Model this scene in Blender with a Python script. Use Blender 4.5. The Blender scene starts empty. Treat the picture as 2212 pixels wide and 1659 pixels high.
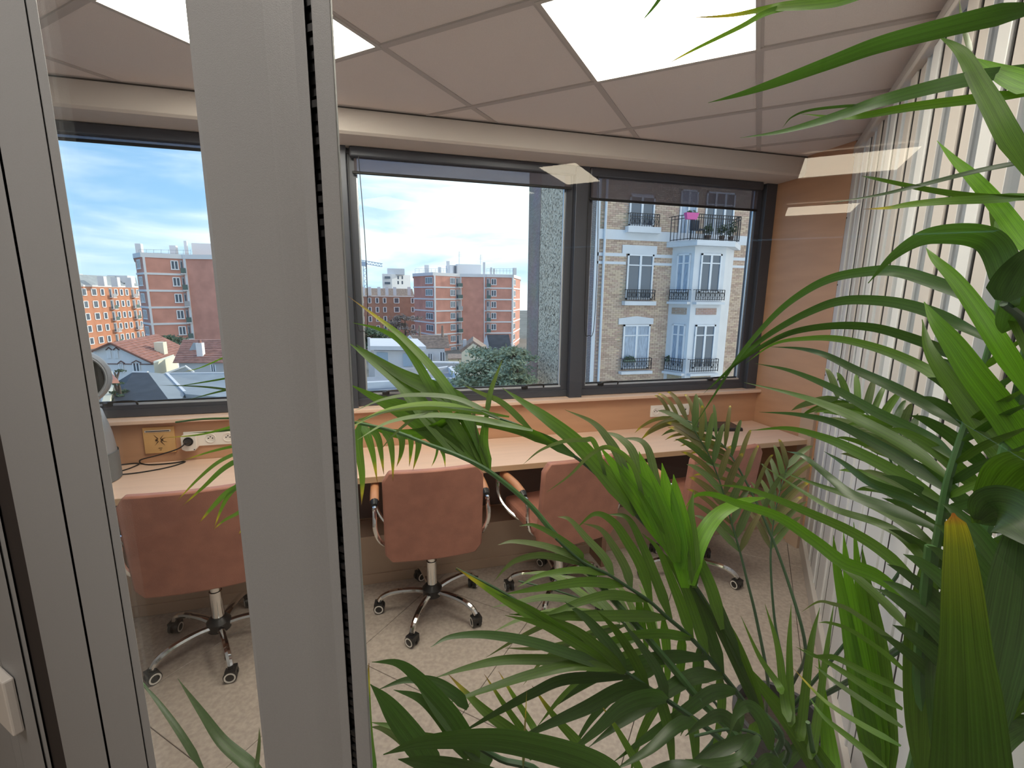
import bpy, math, random
from mathutils import Vector as V, Matrix
from math import sin, cos, pi, radians
random.seed(7)
SC = bpy.context.scene
COL = SC.collection

# ---------------------------------------------------------------- camera
# World: X along the window wall, Y out through the windows, Z up, room floor at z = 0.
EYE = V((0, 0, 1.6))
FPX = 1012.58                     # focal length in pixels of a 2212 px wide frame
PITCH, ROLL, YAW = radians(10.712), radians(.634), radians(15.251)
_h = V((sin(YAW), cos(YAW), 0)); _r = V((cos(YAW), -sin(YAW), 0)); UPV = V((0, 0, 1))
FWD = cos(PITCH)*_h - sin(PITCH)*UPV
_u = _r.cross(FWD)
RGT = cos(ROLL)*_r + sin(ROLL)*_u
CUP = -sin(ROLL)*_r + cos(ROLL)*_u
cam_d = bpy.data.cameras.new('camera')
cam = bpy.data.objects.new('camera', cam_d); COL.objects.link(cam)
cam_d.sensor_width = 36; cam_d.lens = 36*FPX/2212
cam_d.clip_start = .02; cam_d.clip_end = 2000
m = Matrix((RGT, CUP, -FWD)).transposed().to_4x4(); m.translation = EYE
cam.matrix_world = m
SC.camera = cam
# the partition, the ceiling grid and the right-hand glazing run along AD / BD
AD = V((sin(YAW+radians(27.055)), cos(YAW+radians(27.055)), 0))
BD = V((-AD.y, AD.x, 0))
GA = math.degrees(math.atan2(AD.y, AD.x))

# ---------------------------------------------------------------- light and sky
W = bpy.data.worlds.new('sky'); SC.world = W; W.use_nodes = True
nt = W.node_tree; nt.nodes.clear()
def N(nt, t, **k):
    n = nt.nodes.new(t)
    for a, b in k.items(): setattr(n, a, b)
    return n
tc = N(nt, 'ShaderNodeTexCoord'); sep = N(nt, 'ShaderNodeSeparateXYZ'); nt.links.new(tc.outputs['Generated'], sep.inputs[0])
g1 = N(nt, 'ShaderNodeValToRGB')
e = g1.color_ramp.elements
e[0].position = 0; e[0].color = (.44, .64, .80, 1)
e[1].position = 1; e[1].color = (.05, .17, .50, 1)
x = e.new(.12); x.color = (.30, .52, .76, 1)
x = e.new(.35); x.color = (.14, .34, .66, 1)
nt.links.new(sep.outputs['Z'], g1.inputs[0])
mp = N(nt, 'ShaderNodeMapping'); mp.inputs['Scale'].default_value = (1.6, 1.6, 7.5); mp.inputs['Rotation'].default_value = (radians(9), radians(-6), 0)
mp.inputs['Location'].default_value = (.35, .1, .2)
nt.links.new(tc.outputs['Generated'], mp.inputs[0])
ns = N(nt, 'ShaderNodeTexNoise'); ns.inputs['Scale'].default_value = 1.5; ns.inputs['Detail'].default_value = 8; ns.inputs['Roughness'].default_value = .52
ns.inputs['Distortion'].default_value = .35
nt.links.new(mp.outputs[0], ns.inputs['Vector'])
# thicker haze towards the sun's side of the sky (+X)
ma = N(nt, 'ShaderNodeMath', operation='MULTIPLY_ADD'); ma.inputs[1].default_value = .30; ma.inputs[2].default_value = .03
nt.links.new(sep.outputs['X'], ma.inputs[0])
ad = N(nt, 'ShaderNodeMath', operation='ADD'); nt.links.new(ns.outputs['Fac'], ad.inputs[0]); nt.links.new(ma.outputs[0], ad.inputs[1])
rp = N(nt, 'ShaderNodeValToRGB'); rp.color_ramp.elements[0].position = .36; rp.color_ramp.elements[1].position = .70
rp.color_ramp.interpolation = 'EASE'
nt.links.new(ad.outputs[0], rp.inputs[0])
mx = N(nt, 'ShaderNodeMix', data_type='RGBA'); mx.inputs[7].default_value = (.88, .94, .98, 1)
nt.links.new(rp.outputs[0], mx.inputs[0]); nt.links.new(g1.outputs[0], mx.inputs[6])
bg = N(nt, 'ShaderNodeBackground'); bg.inputs['Strength'].default_value = 1.6
nt.links.new(mx.outputs[2], bg.inputs[0])
wo = N(nt, 'ShaderNodeOutputWorld'); nt.links.new(bg.outputs[0], wo.inputs[0])

sd = bpy.data.lights.new('sun', 'SUN'); sun = bpy.data.objects.new('sun', sd); COL.objects.link(sun)
sd.energy = 3.2; sd.angle = radians(.6); sd.color = (1, .93, .82)
SUN_DIR = V((.85, .45, .32)).normalized()      # towards the sun
sun.rotation_euler = SUN_DIR.to_track_quat('Z', 'Y').to_euler()

vs = SC.view_settings
vs.view_transform = 'Standard'; vs.look = 'None'; vs.gamma = 1; vs.exposure = 0.0
vs.use_curve_mapping = False
SC.cycles.max_bounces = 10; SC.cycles.transparent_max_bounces = 24
SC.cycles.diffuse_bounces = 5; SC.cycles.sample_clamp_indirect = 4

# ---------------------------------------------------------------- where a sight line meets a plane
def ray(x, y): return FWD + RGT*((x-1106)/FPX) - CUP*((y-829.5)/FPX)
def hit(x, y, n, c):
    d = ray(x, y); return EYE + d*((c-EYE.dot(n))/d.dot(n))
def hY(x, y, Y): return hit(x, y, V((0, 1, 0)), Y)
def hX(x, y, X): return hit(x, y, V((1, 0, 0)), X)
def hZ(x, y, Z): return hit(x, y, V((0, 0, 1)), Z)
def hD(x, y, d): return EYE + ray(x, y)*d       # at depth d in front of the camera
def AB(a, b, z=0): return AD*a + BD*b + V((0, 0, z))

# ---------------------------------------------------------------- materials
MATS = {}
def mat(name, col, rough=.5, metal=0, var=0, vscale=8, bump=0, bscale=60, spec=.5, col2=None, emit=0, coat=0, stretch=None):
    if name in MATS: return MATS[name]
    m = bpy.data.materials.new(name); m.use_nodes = True; nt = m.node_tree
    b = nt.nodes['Principled BSDF']
    b.inputs['Base Color'].default_value = (*col, 1); b.inputs['Roughness'].default_value = rough
    b.inputs['Metallic'].default_value = metal; b.inputs['Specular IOR Level'].default_value = spec
    if coat: b.inputs['Coat Weight'].default_value = coat; b.inputs['Coat Roughness'].default_value = .1
    if var or bump:
        tc = N(nt, 'ShaderNodeTexCoord'); src = tc.outputs['Object']
        if stretch:
            mp = N(nt, 'ShaderNodeMapping'); mp.inputs['Scale'].default_value = stretch; nt.links.new(src, mp.inputs[0]); src = mp.outputs[0]
    if var:
        n = N(nt, 'ShaderNodeTexNoise'); n.inputs['Scale'].default_value = vscale; n.inputs['Detail'].default_value = 5
        nt.links.new(src, n.inputs['Vector'])
        c2 = col2 or tuple(c*(1-var) for c in col)
        r = N(nt, 'ShaderNodeValToRGB'); r.color_ramp.elements[0].position = .35; r.color_ramp.elements[1].position = .68
        r.color_ramp.elements[0].color = (*c2, 1); r.color_ramp.elements[1].color = (*[min(1, c*(1+var*.4)) for c in col], 1)
        nt.links.new(n.outputs['Fac'], r.inputs[0]); nt.links.new(r.outputs[0], b.inputs['Base Color'])
    if bump:
        n = N(nt, 'ShaderNodeTexNoise'); n.inputs['Scale'].default_value = bscale; n.inputs['Detail'].default_value = 3
        nt.links.new(src, n.inputs['Vector'])
        bp = N(nt, 'ShaderNodeBump'); bp.inputs['Strength'].default_value = bump; bp.inputs['Distance'].default_value = .01
        nt.links.new(n.outputs['Fac'], bp.inputs['Height']); nt.links.new(bp.outputs[0], b.inputs['Normal'])
    if emit:
        b.inputs['Emission Color'].default_value = (*col, 1); b.inputs['Emission Strength'].default_value = emit
    MATS[name] = m; return m

def glass_mat(name, tint=(1, 1, 1), refl=1.0, rough=0.0):
    m = bpy.data.materials.new(name); m.use_nodes = True; nt = m.node_tree; nt.nodes.clear()
    t = N(nt, 'ShaderNodeBsdfTransparent'); t.inputs[0].default_value = (*tint, 1)
    g = N(nt, 'ShaderNodeBsdfGlossy'); g.inputs['Roughness'].default_value = rough
    ge = N(nt, 'ShaderNodeNewGeometry'); dt = N(nt, 'ShaderNodeVectorMath', operation='DOT_PRODUCT')   # Schlick's Fresnel, the same from both sides
    nt.links.new(ge.outputs['Incoming'], dt.inputs[0]); nt.links.new(ge.outputs['Normal'], dt.inputs[1])
    ab = N(nt, 'ShaderNodeMath', operation='ABSOLUTE'); nt.links.new(dt.outputs['Value'], ab.inputs[0])
    on = N(nt, 'ShaderNodeMath', operation='SUBTRACT'); on.inputs[0].default_value = 1; nt.links.new(ab.outputs[0], on.inputs[1])
    pw = N(nt, 'ShaderNodeMath', operation='POWER'); pw.inputs[1].default_value = 5; nt.links.new(on.outputs[0], pw.inputs[0])
    f = N(nt, 'ShaderNodeMath', operation='MULTIPLY_ADD'); f.inputs[1].default_value = .96; f.inputs[2].default_value = .04; nt.links.new(pw.outputs[0], f.inputs[0])
    mu = N(nt, 'ShaderNodeMath', operation='MULTIPLY'); mu.inputs[1].default_value = refl
    mx = N(nt, 'ShaderNodeMixShader'); o = N(nt, 'ShaderNodeOutputMaterial')
    nt.links.new(f.outputs[0], mu.inputs[0]); nt.links.new(mu.outputs[0], mx.inputs[0])
    nt.links.new(t.outputs[0], mx.inputs[1]); nt.links.new(g.outputs[0], mx.inputs[2]); nt.links.new(mx.outputs[0], o.inputs[0])
    return m
def emit_mat(name, col, s):
    m = bpy.data.materials.new(name); m.use_nodes = True; nt = m.node_tree; nt.nodes.clear()
    e = N(nt, 'ShaderNodeEmission'); e.inputs[0].default_value = (*col, 1); e.inputs[1].default_value = s
    o = N(nt, 'ShaderNodeOutputMaterial'); nt.links.new(e.outputs[0], o.inputs[0]); return m

# brick courses seen from 20 m (about 3 px a brick): too far to tell apart, so a procedural surface
def brick_mat(name, c1, c2, mortar, sc=1.0, bw=.23, rh=.075):
    m = bpy.data.materials.new(name); m.use_nodes = True; nt = m.node_tree; b = nt.nodes['Principled BSDF']
    b.inputs['Roughness'].default_value = .9
    tc = N(nt, 'ShaderNodeTexCoord'); s = N(nt, 'ShaderNodeSeparateXYZ'); nt.links.new(tc.outputs['Object'], s.inputs[0])
    a = N(nt, 'ShaderNodeMath', operation='ADD'); nt.links.new(s.outputs[0], a.inputs[0]); nt.links.new(s.outputs[1], a.inputs[1])
    c = N(nt, 'ShaderNodeCombineXYZ'); nt.links.new(a.outputs[0], c.inputs[0]); nt.links.new(s.outputs[2], c.inputs[1])
    br = N(nt, 'ShaderNodeTexBrick'); br.inputs['Color1'].default_value = (*c1, 1); br.inputs['Color2'].default_value = (*c2, 1)
    br.inputs['Mortar'].default_value = (*mortar, 1); br.inputs['Scale'].default_value = sc
    br.inputs['Brick Width'].default_value = bw; br.inputs['Row Height'].default_value = rh; br.inputs['Mortar Size'].default_value = .012*sc
    nt.links.new(c.outputs[0], br.inputs['Vector'])
    n = N(nt, 'ShaderNodeTexNoise'); n.inputs['Scale'].default_value = .8; nt.links.new(tc.outputs['Object'], n.inputs['Vector'])
    mx = N(nt, 'ShaderNodeMix', data_type='RGBA', blend_type='MULTIPLY'); mx.inputs[0].default_value = .35
    nt.links.new(br.outputs[0], mx.inputs[6]); nt.links.new(n.outputs['Color'], mx.inputs[7])
    nt.links.new(mx.outputs[2], b.inputs['Base Color']); return m
def pebble_mat(name):
    m = bpy.data.materials.new(name); m.use_nodes = True; nt = m.node_tree; b = nt.nodes['Principled BSDF']; b.inputs['Roughness'].default_value = .9
    tc = N(nt, 'ShaderNodeTexCoord')
    v = N(nt, 'ShaderNodeTexVoronoi'); v.inputs['Scale'].default_value = 11; nt.links.new(tc.outputs['Object'], v.inputs['Vector'])
    r = N(nt, 'ShaderNodeValToRGB'); r.color_ramp.elements[0].color = (.17, .12, .08, 1); r.color_ramp.elements[1].color = (1.0, .80, .60, 1)
    x = r.color_ramp.elements.new(.5); x.color = (.84, .63, .44, 1)
    s = N(nt, 'ShaderNodeSeparateColor'); nt.links.new(v.outputs['Color'], s.inputs[0]); nt.links.new(s.outputs[0], r.inputs[0])
    n = N(nt, 'ShaderNodeTexNoise'); n.inputs['Scale'].default_value = 26; nt.links.new(tc.outputs['Object'], n.inputs['Vector'])
    mx = N(nt, 'ShaderNodeMix', data_type='RGBA', blend_type='OVERLAY'); mx.inputs[0].default_value = .4
    nt.links.new(r.outputs[0], mx.inputs[6]); nt.links.new(n.outputs['Fac'], mx.inputs[7])
    nt.links.new(mx.outputs[2], b.inputs['Base Color'])
    bp = N(nt, 'ShaderNodeBump'); bp.inputs['Strength'].default_value = .8; bp.inputs['Distance'].default_value = .06
    nt.links.new(v.outputs['Distance'], bp.inputs['Height']); nt.links.new(bp.outputs[0], b.inputs['Normal'])
    return m
# leaf: colour runs along the leaflet (uv.x), fine veins across it (uv.y); the tip may be dried
def leaf_mat(name, c0, c1, tip=None, tipat=.9, trans=.35, rough=.42):
    m = bpy.data.materials.new(name); m.use_nodes = True; nt = m.node_tree; b = nt.nodes['Principled BSDF']; o = nt.nodes['Material Output']
    uv = N(nt, 'ShaderNodeTexCoord'); s = N(nt, 'ShaderNodeSeparateXYZ'); nt.links.new(uv.outputs['UV'], s.inputs[0])
    r = N(nt, 'ShaderNodeValToRGB'); e = r.color_ramp.elements
    e[0].color = (*c0, 1); e[1].color = (*(tip or c1), 1); e[1].position = 1.0
    if name.startswith('leaf_yellow'):
        for q, c in ((.25, c0), (.55, (.055, .10, .012)), (.78, (.15, .17, .01)), (.90, (.32, .27, .01))):
            x = e.new(q); x.color = (*c, 1)
    elif tip:
        x = e.new(tipat-.12); x.color = (*c1, 1); x = e.new(tipat); x.color = (.45, .36, .03, 1)
    mp = N(nt, 'ShaderNodeMapping'); mp.inputs['Scale'].default_value = (1.5, 26, 1); nt.links.new(uv.outputs['UV'], mp.inputs[0])
    n = N(nt, 'ShaderNodeTexNoise'); n.inputs['Scale'].default_value = 1.0; n.inputs['Detail'].default_value = 4; nt.links.new(mp.outputs[0], n.inputs['Vector'])
    v = N(nt, 'ShaderNodeMapRange'); v.inputs[1].default_value = .3; v.inputs[2].default_value = .7; v.inputs[3].default_value = .55; v.inputs[4].default_value = 1.35
    nt.links.new(n.outputs['Fac'], v.inputs[0])
    oi = N(nt, 'ShaderNodeObjectInfo'); mr = N(nt, 'ShaderNodeMapRange'); mr.inputs[3].default_value = .75; mr.inputs[4].default_value = 1.25
    nt.links.new(oi.outputs['Random'], mr.inputs[0])
    mm = N(nt, 'ShaderNodeMath', operation='MULTIPLY'); nt.links.new(v.outputs[0], mm.inputs[0]); nt.links.new(mr.outputs[0], mm.inputs[1])
    mx = N(nt, 'ShaderNodeVectorMath', operation='SCALE'); nt.links.new(s.outputs[0], r.inputs[0])
    nt.links.new(r.outputs[0], mx.inputs[0]); nt.links.new(mm.outputs[0], mx.inputs['Scale'])
    nt.links.new(mx.outputs[0], b.inputs['Base Color']); b.inputs['Roughness'].default_value = rough
    t = N(nt, 'ShaderNodeBsdfTranslucent')
    t2 = N(nt, 'ShaderNodeVectorMath', operation='MULTIPLY'); t2.inputs[1].default_value = (1.5, 1.9, .5)
    nt.links.new(mx.outputs[0], t2.inputs[0]); nt.links.new(t2.outputs[0], t.inputs[0])
    ms = N(nt, 'ShaderNodeMixShader'); ms.inputs[0].default_value = trans
    nt.links.new(b.outputs[0], ms.inputs[1]); nt.links.new(t.outputs[0], ms.inputs[2]); nt.links.new(ms.outputs[0], o.inputs[0])
    return m

# ---------------------------------------------------------------- mesh helpers
class MB:
    def __init__(s): s.v = []; s.f = []; s.uv = None; s.sm = False
    def face(s, pts):
        i = len(s.v); s.v += [V(p) for p in pts]; s.f.append(tuple(range(i, i+len(pts)))); return s
    def hexa(s, b, t):          # bottom and top polygons of equal length
        i = len(s.v); n = len(b); s.v += [V(p) for p in b] + [V(p) for p in t]
        s.f.append(tuple(i+k for k in reversed(range(n)))); s.f.append(tuple(i+n+k for k in range(n)))
        for k in range(n): s.f.append((i+k, i+(k+1) % n, i+n+(k+1) % n, i+n+k))
        return s
    def box(s, x0, x1, y0, y1, z0, z1):
        return s.hexa([(x0, y0, z0), (x1, y0, z0), (x1, y1, z0), (x0, y1, z0)], [(x0, y0, z1), (x1, y0, z1), (x1, y1, z1), (x0, y1, z1)])
    def abox(s, a0, a1, b0, b1, z0, z1):   # box aligned with the partition / ceiling grid
        c = [(a0, b0), (a1, b0), (a1, b1), (a0, b1)]
        return s.hexa([AB(a, b, z0) for a, b in c], [AB(a, b, z1) for a, b in c])
    def obox(s, c, u, v, w):    # centre and three half-axis vectors
        c, u, v, w = V(c), V(u), V(v), V(w)
        q = [(-1, -1), (1, -1), (1, 1), (-1, 1)]
        return s.hexa([c+u*a+v*b-w for a, b in q], [c+u*a+v*b+w for a, b in q])
    def slab(s, pts, off):      # polygon thickened by a vector
        off = V(off); return s.hexa([V(p) for p in pts], [V(p)+off for p in pts])
    def tube(s, pts, r, n=8, caps=True):
        pts = [V(p) for p in pts]; rr = r if isinstance(r, (list, tuple)) else [r]*len(pts); i0 = len(s.v)
        ref = None
        for k, p in enumerate(pts):
            t = (pts[min(k+1, len(pts)-1)] - pts[max(k-1, 0)]).normalized()
            if ref is None: ref = t.orthogonal().normalized()
            ref = (ref - t*ref.dot(t)); ref = ref.normalized() if ref.length > 1e-6 else t.orthogonal().normalized()
            bi = t.cross(ref)
            for j in range(n):
                a = 2*pi*j/n; s.v.append(p + (ref*cos(a)+bi*sin(a))*rr[k])
        for k in range(len(pts)-1):
            for j in range(n):
                a = i0+k*n+j; b = i0+k*n+(j+1) % n; s.f.append((a, b, b+n, a+n))
        if caps:
            s.f.append(tuple(i0+j for j in reversed(range(n)))); s.f.append(tuple(i0+(len(pts)-1)*n+j for j in range(n)))
        s.sm = True; return s
    def lathe(s, c, prof, n=20, ax=None, u=None, caps=True):   # prof: (radius, height) list about axis ax through c
        ax = V(ax or (0, 0, 1)).normalized(); u = V(u).normalized() if u else ax.orthogonal().normalized(); w = ax.cross(u); c = V(c); i0 = len(s.v)
        for r, h in prof:
            for j in range(n):
                a = 2*pi*j/n; s.v.append(c+ax*h+(u*cos(a)+w*sin(a))*max(r, 1e-5))
        for k in range(len(prof)-1):
            for j in range(n):
                a = i0+k*n+j; b = i0+k*n+(j+1) % n; s.f.append((a, b, b+n, a+n))
        if caps: s.f.append(tuple(i0+j for j in reversed(range(n)))); s.f.append(tuple(i0+(len(prof)-1)*n+j for j in range(n)))
        s.sm = True; return s
    def build(s, name, m=None, parent=None, smooth=None, bevel=0, seg=2):
        me = bpy.data.meshes.new(name); org = V((0, 0, 0))
        p = parent
        while p is not None: org = org + p.location; p = p.parent
        o = bpy.data.objects.new(name, me)
        if parent is None and s.v:
            lo = V([min(v[i] for v in s.v) for i in range(3)]); hi = V([max(v[i] for v in s.v) for i in range(3)])
            org = V(((lo.x+hi.x)/2, (lo.y+hi.y)/2, lo.z)); o.location = org
        me.from_pydata([v-org for v in s.v], [], s.f)
        if s.uv:
            l = me.uv_layers.new(name='UVMap')
            for lp in me.loops: l.data[lp.index].uv = s.uv[lp.vertex_index]
        if m: me.materials.append(m)
        if s.sm if smooth is None else smooth:
            me.shade_smooth()
            if not s.uv: me.set_sharp_from_angle(angle=radians(38))
        COL.objects.link(o)
        if parent is not None: o.parent = parent
        if bevel:
            b = o.modifiers.new('bevel', 'BEVEL'); b.width = bevel; b.segments = seg; b.limit_method = 'ANGLE'; b.angle_limit = radians(40)
        return o
def box(*a): return MB().box(*a)
def abox(*a): return MB().abox(*a)

def tag(o, label=None, cat=None, group=None, kind=None):
    if label: o['label'] = label
    if cat: o['category'] = cat
    if group: o['group'] = group
    if kind: o['kind'] = kind
    return o
def thing(name, loc, label=None, cat=None, group=None, kind=None):
    o = bpy.data.objects.new(name, None); COL.objects.link(o); o.location = V(loc); o.empty_display_size = .1
    return tag(o, label, cat, group, kind)
def struct(o): o['kind'] = 'structure'; return o
def copy_tree(o, parent=None):
    c = o.copy(); COL.objects.link(c); c.parent = parent
    for ch in o.children: copy_tree(ch, c)
    return c
def bez(pts, n=8):              # Catmull-Rom through the points
    pts = [V(p) for p in pts]; q = [pts[0]*2-pts[1]] + pts + [pts[-1]*2-pts[-2]]; out = []
    for i in range(1, len(q)-2):
        for k in range(n):
            t = k/n; a, b, c, d = q[i-1], q[i], q[i+1], q[i+2]
            out.append(.5*((2*b)+(c-a)*t+(2*a-5*b+4*c-d)*t*t+(3*b-a-3*c+d)*t**3))
    return out+[pts[-1]]
def clip(poly, n, c):           # keep the side n.p <= c
    out = []
    for i in range(len(poly)):
        a, b = poly[i], poly[(i+1) % len(poly)]; da, db = a.dot(n)-c, b.dot(n)-c
        if da <= 0: out.append(a)
        if da*db < 0: out.append(a+(b-a)*(da/(da-db)))
    return out

# ================================================================ ROOM SHELL
CZ = 2.458                      # ceiling height
BH = 2.345                      # underside of the window bulkhead
WY = 2.76                       # window plane
SILL = .965
M_tile = mat('ceiling_tile', (.80, .73, .715), .95, var=.05, vscale=300, bump=.25, bscale=420)
M_tbar = mat('t_bar_paint', (.52, .47, .455), .6)
M_bulk = mat('bulkhead_paint', (.66, .595, .555), .7, bump=.05, bscale=200)
M_wood = mat('tan_laminate', (.54, .305, .185), .45, var=.08, vscale=3, bump=.06, bscale=500, stretch=(1, 1, 6))
M_beech = mat('pale_laminate', (.76, .54, .42), .42, var=.05, vscale=5, stretch=(.6, 6, 6))
M_beechd = mat('beige_laminate', (.50, .36, .27), .5, var=.06, vscale=5)
M_dark = mat('anthracite_aluminium', (.075, .08, .10), .35, metal=.3)
M_black = mat('black_rubber', (.010, .010, .012), .5)
M_alu = mat('bright_aluminium', (.62, .66, .72), .25, metal=.5)
M_grey = mat('partition_paint', (.36, .365, .375), .50, var=.04, vscale=700, bump=.12, bscale=1600)
M_white = mat('white_enamel', (.70, .70, .71), .4)
M_cream = mat('cream_enamel', (.56, .515, .485), .45)
M_plast = mat('white_plastic', (.80, .76, .72), .35)
M_chrome = mat('chrome', (.80, .79, .78), .10, metal=1)
M_gloss = mat('black_plastic', (.013, .013, .015), .35)
M_glass = glass_mat('window_glass', (.98, .99, .995), .25)
M_pane = glass_mat('partition_glass', (.97, .985, .97), .45)

# floor: raised-access tiles, each with its own edge
M_floor = mat('floor_tile', (.47, .40, .35), .42, var=.14, vscale=60, col2=(.38, .32, .28), bump=.05, bscale=300)
fl = struct(MB().face([AB(-8, -2.6, -.012), AB(-8, 4.2, -.012), AB(.2, 4.2, -.012), V((-3.6, 3, -.012)), V((3.0, 3, -.012)), AB(3.6, -.6, -.012), AB(.2, -.6, -.012), AB(.2, -2.6, -.012)][::-1]).build('floor', mat('floor_joint', (.06, .05, .045), .9)))
def grid_piece(a0, a1, b0, b1, z0, z1, ylim, name, m, parent, bev=0, g=.0012, bmin=-.44):
    p = [AB(a0+g, b0+g), AB(a1-g, b0+g), AB(a1-g, b1-g), AB(a0+g, b1-g)]
    p = clip(p, V((0, 1, 0)), ylim); 
    if len(p) > 2: p = clip(p, -BD, -bmin)
    if len(p) > 2: p = clip(p, V((1, 0, 0)), 2.56)
    if len(p) < 3: return None
    ar = abs(sum(p[i].x*p[(i+1) % len(p)].y-p[(i+1) % len(p)].x*p[i].y for i in range(len(p))))/2
    if ar < .0015: return None
    q = lambda z: [V((t.x, t.y, z)) for t in p]
    return MB().hexa(q(z0), q(z1)).build(name, m, parent, bevel=bev, seg=1)
for i in range(-13, 6):
    for j in range(-4, 8):
        a0, b0 = 2.51+.6*i-1.2+.6, -.335+.6*j-0.0
        if a0+.6 > .2:
            grid_piece(a0, a0+.6, b0, b0+.6, -.012, 0, 2.72, 'floor_tile', M_floor, fl, .0015)
        elif a0 > -4.5 and j > -3:
            grid_piece(a0, a0+.6, b0, b0+.6, -.012, 0, 2.72, 'floor_tile', M_floor, fl, .0015, bmin=-2.6)

# ceiling: 600 mm tiles laid in a T-bar grid, two lit panels
cp = clip([AB(-8, -2.7), AB(4.2, -2.7), AB(4.2, 4.3), AB(-8, 4.3)], V((0, 1, 0)), 2.85)
cp = clip(clip(cp, V((1, 0, 0)), 2.60), -BD, 2.7)
ce = struct(MB().hexa([p+UPV*(CZ+.03) for p in cp], [p+UPV*(CZ+.06) for p in cp]).build('ceiling', M_tbar))
LP = [((1.43, .072), 'lit square ceiling panel above the second window, partly behind palm leaves'),
      ((.83, 1.266), 'lit square ceiling panel half hidden behind the wide grey post')]
CL = [((-3.74, -.77), 'lit ceiling panel in the corridor, brighter long reflection on the glass'),
      ((-5.54, -.77), 'lit ceiling panel far down the corridor, the lower reflection on the glass'),
      ((-3.24, 1.12), 'lit ceiling panel in the corridor, reflected beside the centre window post')]
E_lamp = emit_mat('led_diffuser', (1.0, .92, .78), 19)
E_lamp2 = emit_mat('corridor_led_diffuser', (1.0, .86, .66), 16)
E_fill = emit_mat('added_fill_diffuser', (1.0, .93, .84), 11)
LP_fill = [((.23, .072), 'added fill light panel over the palms, out of view'), ((-.80, .30), 'lit ceiling panel right above the viewer in the corridor')]  # unseen panels added to brighten the room, the palms and the posts
lit = [l[0] for l in LP+LP_fill[:1]]
for i in range(-1, 5):
    for j in range(-1, 8):
        a0, b0 = .83+.6*i, .072+.597*j
        if any(abs(a0-l[0]) < .1 and abs(b0-l[1]) < .1 for l in lit): continue
        if b0 < -.5: b0n = -.43
        grid_piece(a0, a0+.6, b0, b0+.597, CZ+.004, CZ+.02, 2.52, 'ceiling_tile', M_tile, ce, .002, g=.010)
for i in range(-1, 6):          # bars across (along BD)
    a0 = .83+.6*i
    p = clip(clip([AB(a0-.0125, -.44), AB(a0+.0125, -.44), AB(a0+.0125, 4.2), AB(a0-.0125, 4.2)], V((0, 1, 0)), 2.52), V((1, 0, 0)), 2.56)
    if len(p) > 2:
        MB().hexa([V((t.x, t.y, CZ-.002)) for t in p], [V((t.x, t.y, CZ+.03)) for t in p]).build('cross_bar', M_tbar, ce)
for j in range(0, 8):           # bars along AD
    b0 = .072+.597*j
    p = clip(clip([AB(.1, b0-.012), AB(4.2, b0-.012), AB(4.2, b0+.012), AB(.1, b0+.012)], V((0, 1, 0)), 2.52), V((1, 0, 0)), 2.56)
    if len(p) > 2:
        MB().hexa([V((t.x, t.y, CZ)) for t in p], [V((t.x, t.y, CZ+.03)) for t in p]).build('main_bar', M_tbar, ce)
def panel_light(a, b, lab, em, w=.6):
    t = thing('ceiling_light', AB(a+.3, b+w/2, CZ), lab, 'light', 'square ceiling lights')
    f = MB()
    for (p, q, r, s) in ((0, .6, 0, .015), (0, .6, w-.015, w), (0, .015, .015, w-.015), (.585, .6, .015, w-.015)):
        f.abox(a+p, a+q, b+r, b+s, CZ-.004, CZ+.02)
    f.build('frame', M_cream, t)
    abox(a+.015, a+.585, b+.015, b+w-.015, CZ+.001, CZ+.012).build('diffuser', em, t)
for (a, b), lab in LP: panel_light(a, b-.002, lab, E_lamp)
panel_light(.23, .07, LP_fill[0][1], E_fill); panel_light(LP_fill[1][0][0], LP_fill[1][0][1], LP_fill[1][1], E_fill)
for k, ((a, b), lab) in enumerate(CL): panel_light(a, b, lab, E_lamp2, .3 if k == 2 else .6)
# corridor ceiling and walls behind the camera, lit by its own panels
for i in range(-13, 1):
    for j in range(-4, 8):
        a0, b0 = .26+.6*i-.6, -.77+.63*j
        if AB(a0+.3, b0+.6).y > 2.5: continue
        if any(a0 < l[0][0]+.5 and a0+.6 > l[0][0]+.1 and b0 < l[0][1]+.5 and b0+.63 > l[0][1]+.1 for l in CL): continue
        if i < -9 or j > 5: continue
        abox(a0+.01, a0+.59, b0+.01, b0+.62, CZ+.006, CZ+.02).build('ceiling_tile', M_tile, ce)
M_cwall = mat('corridor_paint', (.50, .47, .45), .8)
struct(abox(-8, -7.9, -2.6, 4.2, 0, CZ).build('wall_corridor_end', M_cwall))
struct(abox(-8, .18, -2.7, -2.6, 0, CZ).build('wall_corridor_right', M_cwall))
struct(abox(-8, .18, 3.45, 3.55, 0, CZ).build('wall_corridor_left', M_cwall))
struct(abox(.18, .26, -2.6, -.60, 0, CZ).build('wall_corridor_front', M_cwall))

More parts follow.
